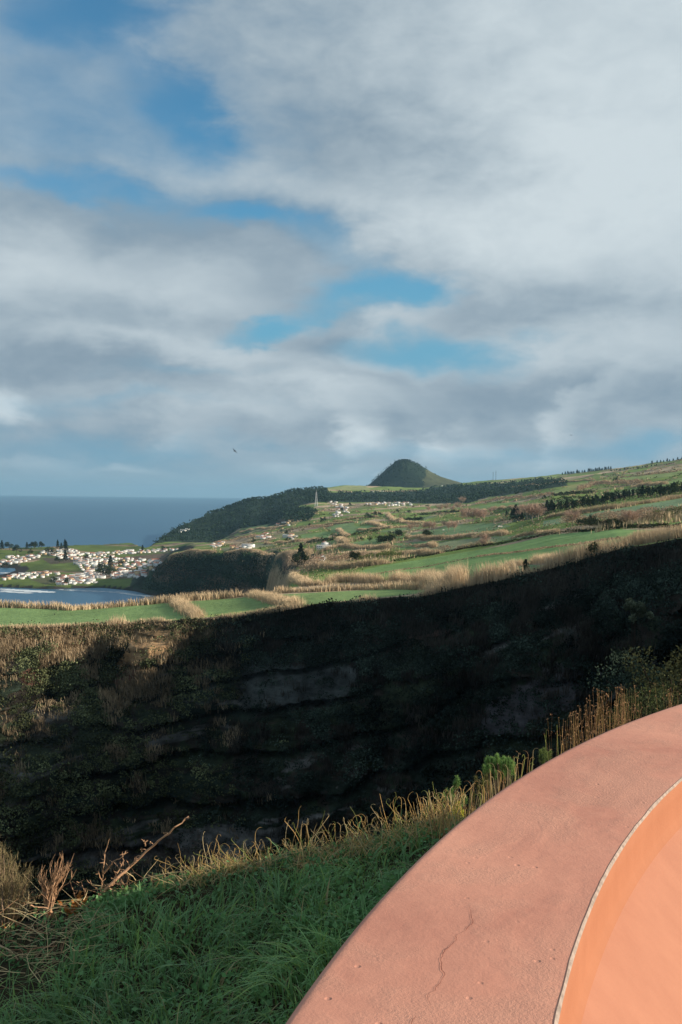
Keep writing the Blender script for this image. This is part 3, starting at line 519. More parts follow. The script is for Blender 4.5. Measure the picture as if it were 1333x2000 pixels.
def hedge(kind, pts, h, w, label, group=None, **k):
    a = Acc(); colr = {'reed': TAN, 'dry': TAN*.8, 'brown': BROWN*1.5, 'dark': np.array((.028, .038, .02)), 'olive': OLIVE*.8}[kind]
    if kind in ('reed', 'dry'):
        reeds(a, pts, h, w, colr, **k)
    else: bushes(a, pts, h, w, colr, **k)
    b = G([pts[0][0]], [pts[0][1]], k.get('Ymin', 0))[0]
    tag(a.build({'reed': 'reed_hedge', 'dry': 'reed_hedge', 'brown': 'scrub_hedge', 'dark': 'dark_hedge', 'olive': 'scrub_hedge'}[kind], M_far, loc=tuple(b)), label, 'hedge', group)
GR = 'reed hedges between the fields'
hedge('reed', [(-300, 1187), (0, 1186), (110, 1189), (140, 1192), (210, 1187), (270, 1182), (335, 1176), (363, 1174), (429, 1170), (480, 1165)], 2.9, 3.4, 'long straw coloured reed hedge along the far edge of the bright green clifftop field', GR)
hedge('reed', [(343, 1173), (352, 1184), (368, 1195), (388, 1207)], 2.7, 4.6, 'thick straw reed strip crossing the clifftop field left of the other crossing strip', GR, ragged=.15)
hedge('reed', [(490, 1163), (520, 1170), (552, 1178), (580, 1183)], 2.7, 4.6, 'thick straw reed strip crossing the clifftop field right of the other crossing strip', GR, ragged=.15)
hedge('reed', [(486, 1163), (549, 1159), (620, 1156), (700, 1152), (770, 1151), (828, 1152)], 2.6, 3, 'low reed row behind the right part of the clifftop field', GR)
hedge('reed', [(-300, 1229), (0, 1226), (100, 1224), (205, 1219)], 1.3, 2.4, 'short dry reed fringe on the cliff edge at the far left', GR)
hedge('reed', [(208, 1219), (225, 1218), (250, 1217)], 3.4, 4.5, 'rounded reed clump standing on the sunlit cliff spur', GR)
hedge('reed', [(252, 1217), (300, 1215), (335, 1212)], 1.6, 2.4, 'low reed fringe on the cliff edge right of the rounded reed clump', GR)
hedge('dry', [(415, 1210), (460, 1204), (500, 1199), (560, 1193), (600, 1186)], 1.5, 3.5, 'dark topped dry reed fringe on the cliff edge in front of the middle field', GR)
hedge('reed', [(698, 1174), (712, 1172), (728, 1171)], 2.8, 3.5, 'small reed tuft on the cliff edge below the clifftop field', GR)
hedge('reed', [(820, 1166), (845, 1160), (868, 1155), (895, 1150)], 3.0, 5, 'pale reed clump spilling over the cliff edge where the grass track ends', GR)
hedge('reed', [(522, 1148), (535, 1147), (560, 1146)], 3.6, 6, 'round reed clump at the left end of the tall reed row', GR, Ymin=392)
hedge('reed', [(560, 1148), (600, 1145), (640, 1142)], 3.2, 4, 'reed row right of the round clump, low and pale', GR, Ymin=392)
hedge('reed', [(640, 1140), (665, 1137), (700, 1137), (745, 1140)], 5.0, 5, 'tall shaggy reed row with a shaded front, left of its taller neighbour', GR, Ymin=380)
hedge('reed', [(765, 1138), (790, 1139), (830, 1144), (870, 1147), (902, 1147)], 5.2, 5, 'tallest shaggy reed row with a shaded front, above the clifftop field', GR)
hedge('reed', [(918, 1143), (940, 1137), (965, 1132), (985, 1130), (1010, 1127)], 4.4, 6, 'broad golden reed clump beside the white cows', GR)
hedge('reed', [(1010, 1126), (1040, 1119), (1060, 1114)], 1.8, 3, 'low reed fringe on the cliff edge beside the small dark tree', GR)
hedge('reed', [(984, 1106), (1005, 1104), (1029, 1102)], 2.2, 2.5, 'short reed row at the foot of the long green field', GR)
hedge('reed', [(1038, 1101), (1065, 1098), (1095, 1097)], 3.0, 3, 'reed row with a dark shaded front below the long green field', GR)
hedge('reed', [(1060, 1112), (1100, 1103), (1130, 1094), (1160, 1084), (1200, 1074)], 3.6, 6, 'golden reed bank on the cliff edge right of the small dark tree', GR)
hedge('reed', [(1195, 1076), (1235, 1066), (1270, 1060), (1333, 1050), (1480, 1025)], 3.4, 5, 'golden reed bank on the cliff edge at the right of the view', GR)
hedge('reed', [(1225, 1052), (1270, 1048), (1333, 1040), (1450, 1020)], 2.6, 3.5, 'straw reed row just behind the right clifftop bank', GR)
GD = 'field boundaries on the farmed slope'
hedge('dark', [(735, 1102), (790, 1094), (861, 1081), (930, 1069), (1000, 1059), (1060, 1048), (1110, 1040), (1212, 1033)], 1.2, 1.5, 'low dark bank along the top of the long green field', GD)
hedge('brown', [(741, 1121), (800, 1112), (860, 1103), (933, 1088), (1000, 1081), (1089, 1069), (1150, 1062), (1215, 1053)], .7, 1.0, 'thin brown line of rough growth across the long green field', GD)
hedge('dark', [(1212, 1032), (1260, 1032), (1333, 1031), (1450, 1015)], 1.6, 2, 'dark low wall of growth behind the reeds at the right edge', GD)
hedge('brown', [(858, 1080), (880, 1077)], 4.0, 4, 'round brown bush on the bank left of the long green field', GD)
hedge('dry', [(885, 1076), (930, 1068), (960, 1062)], 3.0, 4, 'dry reed strip right of the round brown bush', GD)
for pts, h, w, kd, lb in [
 ([(612, 1112), (660, 1110), (700, 1107), (760, 1100)], 4, 7, 'dry', 'dry reed belt on the slope left of the long green field'),
 ([(604, 1104), (640, 1097), (680, 1094), (720, 1090)], 5, 8, 'brown', 'brown scrub belt above the dry reed belt'),
 ([(690, 1083), (760, 1086), (840, 1084), (858, 1082)], 3.5, 6, 'dry', 'dry reed strip ending at the round brown bush'),
 ([(700, 1094), (735, 1090), (780, 1088)], 3, 6, 'olive', 'olive scrub strip under the dry reed strip'),
 ([(630, 1078), (670, 1068), (690, 1071), (760, 1072)], 4, 6, 'dry', 'pale reed strip under the small middle field'),
 ([(600, 1062), (640, 1057), (680, 1053)], 4, 5, 'dark', 'dark hedge left of the small middle field'),
 ([(650, 1050), (715, 1041), (740, 1040)], 3.5, 4, 'dark', 'dark hedge above the small middle field'),
 ([(740, 1060), (752, 1056), (768, 1058)], 4.5, 5, 'dark', 'short dark hedge end with a pale top, middle of the small fields'),
 ([(768, 1071), (810, 1068), (850, 1067)], 2.5, 3, 'brown', 'thin brown hedge under the second small field'),
 ([(760, 1046), (778, 1043), (782, 1048)], 4.5, 5, 'dark', 'short dark hedge end above the second small field'),
 ([(796, 1049), (830, 1055), (870, 1053), (930, 1049), (990, 1045)], 3.5, 5, 'dry', 'straw hedge above the pale green field'),
 ([(830, 1046), (838, 1053)], 4.5, 5, 'dark', 'small dark hedge corner under the bare trees'),
 ([(840, 1064), (848, 1070)], 3.5, 4, 'dry', 'short straw hedge stub left of the pale green field'),
 ([(660, 1035), (668, 1041), (680, 1048)], 4, 5, 'reed', 'pale hooked reed hedge in the left small fields'),
 ([(676, 1063), (668, 1060), (662, 1054)], 5, 6, 'reed', 'bright reed clump left of the small middle field'),
 ([(716, 1022), (745, 1030), (765, 1032)], 5, 6, 'reed', 'long pale reed hedge above the left small fields'),
 ([(700, 1036), (740, 1034), (790, 1030), (800, 1028)], 3.5, 6, 'dry', 'dry reed hedge sloping below the village'),
 ([(757, 1006), (765, 1015), (790, 1022), (830, 1022)], 5, 6, 'reed', 'hooked reed hedge below the farther village'),
 ([(780, 1018), (810, 1016), (826, 1019)], 5, 6, 'dark', 'dark wedge of hedge inside the hooked reed hedge'),
 ([(820, 1006), (870, 1002), (920, 1000)], 4, 5, 'dark', 'dark hedge left of the big bare trees'),
 ([(650, 1020), (690, 1014), (740, 1010)], 4, 6, 'dry', 'straw hedge below the nearer village'),
 ([(600, 1030), (640, 1025), (690, 1020)], 4, 6, 'dry', 'straw hedge left of the hooked reeds'),
 ([(560, 1036), (620, 1030), (650, 1028)], 4, 5, 'brown', 'brown hedge at the left side of the slope'),
 ([(1080, 970), (1120, 965), (1160, 964)], 5, 5, 'dark', 'long dark hedge below the upper right fields'),
 ([(1075, 982), (1110, 975), (1150, 972)], 4, 5, 'dark', 'dark hedge curling round a small green field'),
 ([(1065, 1013), (1120, 1004), (1200, 994), (1270, 982), (1333, 972), (1450, 955)], 4, 5, 'dry', 'straw bank between the dark conifers and the long pale field'),
 ([(1100, 1022), (1160, 1018), (1220, 1012), (1270, 1008), (1333, 1000), (1450, 980)], 4, 6, 'brown', 'brown scrub bank below the long pale field'),
 ([(1190, 1027), (1215, 1022), (1250, 1018), (1290, 1018)], 6, 8, 'brown', 'tall brown thicket behind the right end of the green field'),
 ([(1280, 1018), (1310, 1012), (1333, 1008), (1400, 1000)], 4, 6, 'olive', 'olive thicket at the right edge'),
 ([(1130, 1024), (1180, 1027), (1220, 1029)], 3, 4, 'dark', 'dark hedge line above the road'),
 ([(1130, 958), (1165, 946), (1210, 944), (1255, 946)], 6, 8, 'brown', 'brown thicket among the upper right fields'),
 ([(1235, 952), (1270, 948), (1300, 946)], 4, 6, 'dry', 'tan reed patch among the upper right fields'),
 ([(1000, 952), (1050, 948), (1110, 942), (1160, 938)], 4, 6, 'dry', 'tan hedge along the upper slope'),
 ([(1205, 935), (1260, 929), (1333, 920)], 4, 5, 'brown', 'brown hedge near the right skyline'),
 ([(930, 985), (970, 975), (1040, 972), (1080, 966)], 4, 5, 'brown', 'brown hedge above the pale upper field'),
 ([(940, 998), (1000, 992), (1060, 991)], 4, 5, 'dry', 'straw hedge below the pale upper field'),
 ([(1000, 1052), (1050, 1042), (1090, 1040)], 2.5, 4, 'dry', 'low tan bank above the top hedge of the long field'),
 ([(470, 1040), (530, 1032), (560, 1028)], 4, 7, 'dry', 'tan hedge on the slope above the far sea cliff'),
 ([(420, 1062), (470, 1052), (520, 1046)], 4, 7, 'brown', 'brown scrub hedge on top of the far sea cliff'),
 ([(520, 1062), (580, 1058), (620, 1052)], 4, 7, 'dry', 'pale hedge between scattered houses'),
 ([(560, 1098), (580, 1102), (600, 1108), (618, 1112)], 5, 9, 'brown', 'shaggy brown growth on the gully side by the far sea cliff'),
 ([(545, 1088), (575, 1084), (600, 1086)], 5, 9, 'dry', 'tan growth at the head of the far gully'),
 ([(330, 1092), (370, 1079), (420, 1079)], 4, 12, 'dry', 'tan crest growth on the far sea cliff'),
 ([(440, 1082), (470, 1078), (500, 1078), (525, 1090)], 4, 10, 'dry', 'tan crest growth on the second bluff of the sea cliff')]:
    hedge(kd, pts, h, w, lb, GD)
# nobody could count these: rough growth between the fields, woods on the far hills, scrub on the cliff
a = Acc(); ALL = [f[0] for f in FIELDS]
zone = [(400, 1080), (440, 1062), (560, 1018), (640, 985), (700, 985), (940, 985), (1000, 968), (1110, 950), (1200, 918), (1333, 896), (1440, 880), (1440, 1015), (1240, 1034), (1100, 1042), (740, 1100), (700, 1120), (600, 1136), (545, 1110), (440, 1086)]
q = rng.uniform((400, 890), (1440, 1140), (5200, 2)); q = q[inpoly(q[:, 0], q[:, 1], zone)]
for f in ALL: q = q[~inpoly(q[:, 0], q[:, 1], f)]
g = G(q[:, 0], q[:, 1]); g = g[(g[:, 1] > 400) & (g[:, 2] > 12)]
for p in g:
    s = max(.5, p[1]/998*.9); t = fbm(p[0]/120, p[1]/120, 3, 77); r = rng.uniform()
    cl = TAN*.8 if t > .1 or r < .3 else (OLIVE*.8 if r < .7 else BROWN*1.2); m = rng.integers(7, 16); ln = rng.uniform(2, 11); ang = rng.normal()*.35
    o = rng.uniform(-1, 1, m)*ln; b = np.stack([p[0]+o*math.cos(ang), p[1]+o*math.sin(ang)*1.5], -1)+rng.normal(size=(m, 2))
    h = rng.uniform(1.2, 4.0)
    if cl is TAN*.8 or t > .1: blades(a, np.c_[b, Hland(b[:, 0], b[:, 1])-.1], h*rng.uniform(.7, 1.2, m), s*1.3, rng.normal(size=(m, 3))*.3*np.array([1, 1, 0]), cl, 1)
    else: leaves(a, np.c_[b, Hland(b[:, 0], b[:, 1])+rng.uniform(0, h, m)], s*1.5, cl, .3, .8)
tag(a.build('rough_growth', M_far), kind='stuff')
a = Acc()
for poly, n, hh in ((WOODP[0], 3200, 9), (WOODP[1], 3600, 7), (WOODP[2], 500, 6), (WOODP[3], 500, 6), ([(285, 1150), (310, 1112), (330, 1094), (372, 1083), (430, 1085), (500, 1083), (530, 1094), (525, 1120), (520, 1150), (400, 1160), (290, 1165)], 2600, 4)):
    P0 = np.array(poly); q = rng.uniform(P0.min(0), P0.max(0), (n, 2)); q = q[inpoly(q[:, 0], q[:, 1], poly)]; g = G(q[:, 0], q[:, 1]); g = g[(g[:, 1] > 900) & (g[:, 2] > 5)]
    for k in range(6):
        c = g+rng.normal(size=g.shape)*np.array([4, 6, 0])+np.c_[np.zeros((len(g), 2)), rng.uniform(.1, 1, len(g))*hh]
        leaves(a, c, g[:, 1]/998*1.5, WOODS*rng.uniform(.7, 1.8, (len(g), 1)), .5, .8)
# trees on the cone hill
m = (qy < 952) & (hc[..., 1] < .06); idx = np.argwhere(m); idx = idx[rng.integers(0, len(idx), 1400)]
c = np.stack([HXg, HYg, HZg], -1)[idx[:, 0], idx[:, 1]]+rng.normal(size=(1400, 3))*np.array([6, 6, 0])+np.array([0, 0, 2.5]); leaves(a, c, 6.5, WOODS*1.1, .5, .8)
tag(a.build('woods', M_far), kind='stuff')
# scrub clinging to the gully wall
CP = np.stack([CXg, CYg, CZg], -1); vis = (cpx > -150) & (cpx < 1480) & (dep > .5) & (cpy < 1780)
idx = np.argwhere(vis); wgt = (1/(.3+dep[vis]/40))*(.25+np.clip(fbm(cpx[vis]/60, cpy[vis]/50, 3, 87)+.45, 0, 1)); wgt /= wgt.sum()
bare = inpoly(cpx, cpy, [(250, 1236), (335, 1226), (330, 1262), (300, 1290), (232, 1305)])
strip = inpoly(cpx, cpy, [(465, 1300), (700, 1300), (690, 1350), (600, 1390), (490, 1375)])
a = Acc()
rocky = ((lay > .18) & (lay2 > -.05))[..., 0]
pick = idx[rng.choice(len(idx), 21000, p=wgt)]
for i, j in pick:
    if rocky[i, j] and not (cpx[i, j] < 300 and dep[i, j] < 40) and rng.uniform() < .6: continue
    if (bare[i, j] and rng.uniform() < .96) or (strip[i, j] and rng.uniform() < .8): continue
    p = CP[i, j]; x, y, dd = cpx[i, j], cpy[i, j], dep[i, j]; t = fbm(x/45, y/35, 3, 88); left = x+fbm(y/40, x/40, 3, 89)*160+rng.normal()*45 < 410  # left: paler sunlit scrub colours; elsewhere darker shaded ones, lighting put into the colour
    if t > (.12 if left else .16) or (dd < 6 and rng.uniform() < .7):
        m = rng.integers(8, 16); h = rng.uniform(1.2, 2.9)*(1 if dd > 3 else .6); b = p+rng.normal(size=(m, 3))*np.array([.8, .5, .3])-np.array([0, .3, .3])
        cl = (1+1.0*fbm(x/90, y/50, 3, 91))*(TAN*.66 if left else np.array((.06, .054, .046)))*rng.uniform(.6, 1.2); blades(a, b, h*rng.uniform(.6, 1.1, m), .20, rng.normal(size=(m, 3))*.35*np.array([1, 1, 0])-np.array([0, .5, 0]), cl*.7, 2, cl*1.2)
    else:
        m = rng.integers(14, 40); r = rng.uniform(.7, 1)*(3.2 if rng.uniform() < .22 else 1.7); d = unit(rng.normal(size=(m, 3))); d[:, 2] = np.abs(d[:, 2])*.9
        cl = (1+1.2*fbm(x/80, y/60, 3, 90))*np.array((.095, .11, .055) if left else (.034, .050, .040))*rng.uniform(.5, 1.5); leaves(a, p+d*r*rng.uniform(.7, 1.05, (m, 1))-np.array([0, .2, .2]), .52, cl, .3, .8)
tag(a.build('cliff_scrub', M_far), kind='stuff')

# ------------------------------------------------------------------ trees one can tell apart
def proto_tree(kind, seed):
    """crown and trunk meshes of a unit tree"""
    global rng
    keep_, rng = rng, np.random.default_rng(seed); cr, tr = Acc(), Acc()
    if kind == 'conifer':
        tube(tr, [(0, 0, 0), (0, 0, .5), (0, 0, .95)], [.022, .014, .004], (.07, .05, .035))
        n = 420; t = rng.uniform(0, 1, n)**.8; lay = .75+.25*np.sin(t*38+seed); r = (.24*(1-t)**.75+.015)*lay*rng.uniform(.55, 1.05, n)*(1+.25*np.sin(np.arange(n))); th = rng.uniform(0, 2*PI, n)
        leaves(cr, np.stack([r*np.cos(th), r*np.sin(th), .10+t*.9], -1), .085, (.020, .034, .022), 0, .7)
    elif kind == 'round':
        tube(tr, [(0, 0, 0), (.01, 0, .3), (0, .02, .55)], [.03, .022, .01], (.08, .06, .045))
        for k in range(9):
            c = np.array([rng.normal()*.20, rng.normal()*.20, .62+rng.normal()*.13]); d = unit(rng.normal(size=(60, 3)))*rng.uniform(.10, .19, (60, 1)); leaves(cr, c+d, .085, np.array((.030, .045, .022))*rng.uniform(.7, 1.4), 0, .7)
    else:
        tube(tr, [(0, 0, 0), (.01, 0, .25), (.0, .01, .42)], [.022, .017, .012], (.30, .25, .19))
        for k in range(13):
            th = rng.uniform(0, 2*PI); e = rng.uniform(.25, 1.35); d = np.array([math.cos(th)*math.cos(e), math.sin(th)*math.cos(e), math.sin(e)]); p0 = np.array([0, 0, rng.uniform(.28, .42)]); Ln = rng.uniform(.3, .52)
            pp = [p0+d*Ln*t+np.array([0, 0, .06*t*t]) for t in (0, .35, .7, 1)]; tube(tr, pp, [.010, .007, .004, .002], (.28, .22, .17), 4)
            m = 80; t = rng.uniform(.3, 1.05, m); c = p0+d*Ln*t[:, None]+rng.normal(size=(m, 3))*.055
            blades(cr, c, rng.uniform(.05, .11, m), .012, rng.normal(size=(m, 3))*.05+d*.05, (.40, .28, .215), 1)
    rng = keep_
    root = empty('tree', (0, 0, 0), 'x', 'tree'); r1 = cr.build('crown', M_far, root); r2 = tr.build('trunk', M_wood, root); return root, r1, r2
PR = {k: [proto_tree(k, s) for s in (1, 2, 3)] for k in ('conifer', 'round', 'bare')}; USED = set()
def tree(kind, px, py, h, label, group, Ymin=0, wide=1., name=None, pos=None):
    g = G([px], [py], Ymin)[0] if pos is None else pos; v = random.randrange(3); rt, c, t = PR[kind][v]
    if (kind, v) not in USED: USED.add((kind, v)); o = rt
    else:
        o = rt.copy(); C.collection.objects.link(o)
        for ch in (c, t): n = ch.copy(); C.collection.objects.link(n); n.parent = o
    o.name = name or {'conifer': 'conifer_tree', 'round': 'broadleaf_tree', 'bare': 'bare_tree'}[kind]; o.location = (g[0], g[1], g[2]-.2)
    o.rotation_euler = (0, 0, random.uniform(0, 6.28)); o.scale = (h*wide, h*wide, h); tag(o, label, 'tree', group)
for (x, y, h), lb in zip([(802, 1040, 13), (828, 1036, 12), (840, 1038, 13), (848, 1038, 12), (877, 1038, 13), (888, 1038, 12), (868, 1030, 9), (815, 1034, 8)],
    ['bare pinkish tree, leftmost of the trunks row below the village', 'bare tree second in the pale trunks row', 'bare tree third in the pale trunks row', 'bare tree fourth in the pale trunks row', 'bare tree fifth in the pale trunks row, after the gap', 'bare tree at the right end of the pale trunks row', 'small bare tree behind the gap in the trunks row', 'small bare tree behind the left half of the trunks row']):
    tree('bare', x, y, h, lb, 'bare trees in the pale trunks row', wide=1.25)
for k, (x, y, h) in enumerate([(838, 1000, 14), (861, 1000, 16), (872, 998, 17), (884, 1001, 16), (893, 997, 18), (904, 984, 20), (912, 1021, 22), (924, 1022, 20), (938, 1021, 19), (946, 1018, 16), (930, 1010, 15), (1030, 1016, 17), (1040, 1020, 17), (1052, 1016, 14), (960, 1005, 12), (1119, 1028, 11), (948, 1064, 8), (942, 1068, 6), (1225, 1029, 9), (1236, 1028, 8), (1015, 1014, 12)]):
    tree('bare', x, y, h, 'bare pinkish brown tree with a hazy crown in the grove above the small fields' if k < 15 and k not in (11, 12, 13) else ['bare brown tree beside the dark conifers by the road', 'lone bare tree in front of the long pale field', 'reddish bare bush tree at the corner of the long green field', 'bare brown tree behind the right end of the long green field'][0 if k in (11, 12, 13, 20) else 1 if k == 15 else 2 if k in (16, 17) else 3], 'bare trees on the farmed slope', wide=1.25)
for k in range(44):
    t = k/43; x = np.interp(t, [0, .12, .3, .6, 1], [1060, 1085, 1140, 1215, 1333])+random.uniform(-3, 3); y = np.interp(t, [0, .12, .3, .6, 1], [1000, 999, 993, 978, 962])+random.uniform(-2, 2)
    tree('conifer' if k % 3 else 'round', x, y, random.uniform(7.5, 12.5), 'dark evergreen in the long windbreak above the long pale field', 'trees of the long windbreak', wide=1.35)
for k in range(26):
    x = 1100+k*3.7+random.uniform(-2, 2); tree('conifer', x, np.interp(x, [1100, 1190, 1200], [927, 917, 916])+1, random.uniform(9, 15), 'dark pine on the skyline right of the two masts', 'pines on the skyline', wide=1.7)
for k in range(20):
    x = 1275+k*7+random.uniform(-2, 2); tree('conifer', x, np.interp(x, [1270, 1333, 1420], [906, 897, 888])+1, random.uniform(7, 13), 'dark tree on the skyline at the right edge', 'trees on the right skyline', wide=1.7)
for k in range(16):
    x = 1195+k*6+random.uniform(-3, 3); tree('round', x, np.interp(x, [1190, 1333], [920, 903])+2, random.uniform(5, 9), 'round bush on the right skyline between the two pine groups', 'bushes on the skyline')
for k, (x, y, h) in enumerate([(948, 1014, 16), (944, 1012, 12), (952, 1013, 11), (940, 1010, 9), (1006, 1012, 10), (1000, 1013, 8), (1012, 1014, 12), (990, 1010, 8), (1020, 1018, 8)]):
    tree('conifer', x+60 if k < 4 else x, y, h, 'dark conifer by the road under the bare trees', 'conifers by the road', wide=1.3)
for k, (x, y, h) in enumerate([(588, 1100, 17), (592, 1106, 12), (584, 1104, 11), (596, 1104, 9), (581, 1108, 9), (600, 1110, 8)]):
    tree('conifer' if k < 2 else 'round', x, y, h, 'dark tree in the cluster above the brown gully side', 'dark trees by the far gully', wide=1.3)
for k, (x, y, h) in enumerate([(688, 1096, 7), (700, 1095, 6), (694, 1098, 6), (717, 1012, 12), (733, 1010, 12), (742, 1009, 11), (725, 1013, 9), (628, 1022, 11), (634, 1020, 12), (605, 1030, 8), (722, 1058, 6), (706, 1057, 6), (1010, 967, 9), (1030, 962, 9), (1200, 942, 8), (1206, 940, 9), (1103, 978, 7), (1064, 976, 7), (1154, 1020, 5), (560, 1046, 9), (495, 1062, 9), (562, 1060, 9), (668, 1000, 12), (684, 990, 12), (778, 1002, 9), (800, 1003, 9), (1150, 990, 7), (1320, 966, 9), (1305, 970, 10), (1290, 972, 11)]):
    tree('round', x, y, h, ['dark round tree among the small fields and houses', 'dark round tree on the right slope'][int(x > 1000)], 'round trees on the slope')
tree('conifer', 1027, 1119, 3.6, 'small dark tree standing alone behind the cliff edge reeds', None, wide=1.7, name='small_tree')
tree('round', 1158, 1092, 3.4, 'dark bush on the cliff edge above the shaded gully', None, wide=1.2, name='clifftop_bush')
for k, (x, y, h) in enumerate([(4, 1074, 22), (19, 1074, 20), (53, 1073, 17), (68, 1073, 18), (62, 1072, 16), (81, 1072, 17), (113, 1072, 22), (127, 1073, 24), (120, 1074, 17), (129, 1078, 26), (96, 1086, 22), (32, 1082, 20), (128, 1096, 22), (279, 1078, 16), (196, 1126, 22), (206, 1126, 20), (214, 1125, 15), (216, 1112, 26), (234, 1106, 14), (114, 1100, 14), (104, 1140, 12), (130, 1143, 12), (60, 1083, 12), (318, 1077, 14), (10, 1108, 12), (170, 1094, 12)]):
    tree('conifer' if k in (0, 6, 7, 8, 9, 12, 13, 17, 2) else 'round', x, y, h, 'tall dark conifer in the seaside town' if k in (0, 6, 7, 8, 9, 12, 13, 17, 2) else 'dark round tree among the white town houses', 'trees in the seaside town', wide=1.0 if k in (6, 7) else 1.3)

# ------------------------------------------------------------------ houses
M_house = mat('house_paint', lambda: princ(attr(), .8, .2))
def proto_house(L_, W_, H_, roofc, wallc, rh):
    a = Acc(); l, w = L_/2, W_/2; box(a, -l, l, -w, w, -2, H_, wallc)
    e = .3; a.add([(-l-e, -w-e, H_), (l+e, -w-e, H_), (l+e, w+e, H_), (-l-e, w+e, H_), (-l-e, 0, H_+rh), (l+e, 0, H_+rh)], [(0, 1, 5, 4), (2, 3, 4, 5)], roofc)
    a.add([(-l-.01, -w, H_), (-l-.01, w, H_), (-l-.01, 0, H_+rh*.93), (l+.01, -w, H_), (l+.01, w, H_), (l+.01, 0, H_+rh*.93)], [(0, 2, 1), (3, 4, 5)], wallc)
    for s in (-1, 1):
        for x in np.arange(-l+1.6, l-1, 2.8):
            for z in ([1.0, 3.8] if H_ > 5 else [1.0]):
                y = s*(w+.03); a.add([(x-.5, y, z), (x+.5, y, z), (x+.5, y, z+1.3), (x-.5, y, z+1.3)], [(0, 1, 2, 3)], (.06, .07, .08))
    return a.build('house', M_house)
RED, GREY_, WHT = (.32, .145, .10), (.38, .37, .35), (.72, .72, .70)
HP = [proto_house(11, 8, 3.4, RED, WHT, 2.3), proto_house(15, 8, 3.6, (.40, .24, .18), WHT, 2.2), proto_house(10, 8, 6.2, RED, WHT, 2.2), proto_house(22, 10, 5.5, GREY_, WHT, 1.2), proto_house(12, 9, 3.6, GREY_, (.74, .72, .66), 1.2), proto_house(10, 9, 5.8, RED, (.62, .47, .28), 1.4), proto_house(13, 9, 4.0, WHT, WHT, .8)]
HN = ['low white house with a red roof', 'long white house with a pale tiled roof', 'tall white house with a red roof', 'large white building with a grey roof', 'cream house with a grey roof', 'tall ochre house with a red roof', 'all white low house']
hused = set(); HG = []; EX = Acc()
def house(px, py, v, where, group, sc=1.):
    g = G([px], [py])[0]
    if g[2] < 3.5: return
    for q in HG:
        if abs(q[0]-g[0]) < 4.6 and abs(q[1]-g[1]) < 9: return
    HG.append(g)
    if len(HG) > 298:
        me = HP[v].data; nv = len(me.vertices); co = np.empty(nv*3, np.float32); me.vertices.foreach_get('co', co); co = co.reshape(-1, 3)*sc*.72; an = random.uniform(-.35, .35)+random.choice((0, PI/2)); ca, sa = math.cos(an), math.sin(an)
        co = np.stack([co[:, 0]*ca-co[:, 1]*sa, co[:, 0]*sa+co[:, 1]*ca, co[:, 2]], -1)+np.array(g); cl = np.empty(nv*4, np.float32); me.color_attributes['Col'].data.foreach_get('color', cl); cl = cl.reshape(-1, 4)[:, :3]
        first = EX.n; EX.v.append(co.astype(np.float32)); EX.c.append(cl); EX.n += nv
        for p in me.polygons: EX.f.append(np.array([list(p.vertices)])+first)
        return
    o = HP[v] if v not in hused else HP[v].copy()
    if v in hused: C.collection.objects.link(o)
    hused.add(v); o.location = tuple(g); o.rotation_euler = (0, 0, random.choice((0, PI/2))+random.uniform(-.35, .35)); o.scale = (sc*.72,)*3
    tag(o, f'{HN[v]} {where}', 'house', group)
def cluster(poly, n, where, group, sc=1.):
    n = int(n*(2.3 if 'town' in group else 1.4))
    P0 = np.array(poly); k = 0
    while k < n:
        x, y = rng.uniform(P0.min(0), P0.max(0))
        if inpoly(np.array([x]), np.array([y]), poly)[0]: house(x, y, int(rng.choice([0, 1, 2, 3, 4, 5, 6], p=[.2, .2, .14, .12, .12, .06, .16])), where, group, sc*random.uniform(.8, 1.15)); k += 1
V = 'houses of the hillside villages'
cluster([(642, 979), (662, 978), (684, 998), (680, 1006), (655, 1012), (646, 1010), (662, 996)], 26, 'in the village right of the pale tower', V)
cluster([(702, 984), (735, 983), (804, 982), (804, 988), (740, 988)], 28, 'in the long village under the cone hill', V)
for poly, n in (([(504, 1046), (520, 1042), (524, 1052), (506, 1057)], 6), ([(556, 1050), (578, 1048), (580, 1054), (558, 1056)], 4), ([(412, 1064), (436, 1060), (436, 1067), (414, 1070)], 7), ([(452, 1072), (492, 1066), (492, 1074), (454, 1077)], 8), ([(540, 1024), (566, 1020), (566, 1028), (542, 1030)], 5), ([(618, 1094), (636, 1091), (638, 1097), (620, 1099)], 3), ([(626, 1070), (640, 1068), (640, 1074), (628, 1075)], 3)):
    cluster(poly, n, 'on the slope above the sea cliff', V)
for x, y in ((729, 961), (738, 960), (747, 960), (706, 965), (864, 948)): house(x, y, 6, 'on the ridge near the foot of the cone hill', V)
for x, y, v in ((352, 1040, 6), (359, 1038, 3), (366, 1035, 6)): house(x, y, v, 'alone low on the dark headland', V, 1.3)
cluster([(0, 1124), (87, 1116), (120, 1121), (90, 1128), (0, 1134)], 18, 'on the spit between the two waters', 'houses of the seaside town')
cluster([(99, 1132), (168, 1121), (190, 1140), (120, 1146)], 34, 'down by the bay shore of the town', 'houses of the seaside town')
cluster([(144, 1098), (246, 1091), (318, 1096), (314, 1106), (288, 1130), (168, 1130), (150, 1110)], 100, 'in the dense middle of the town', 'houses of the seaside town')
cluster([(57, 1083), (129, 1071), (168, 1079), (216, 1082), (222, 1091), (180, 1100), (129, 1094), (99, 1084)], 62, 'in the upper part of the town', 'houses of the seaside town')
cluster([(-60, 1096), (0, 1091), (57, 1085), (84, 1082), (92, 1090), (60, 1095), (0, 1106), (-60, 1110)], 34, 'on the far left side of the town', 'houses of the seaside town')
cluster([(180, 1081), (345, 1072), (350, 1076), (200, 1086)], 34, 'in the row above the green town fields', 'houses of the seaside town')
if EX.n: tag(EX.build('distant_houses', M_house), kind='stuff')
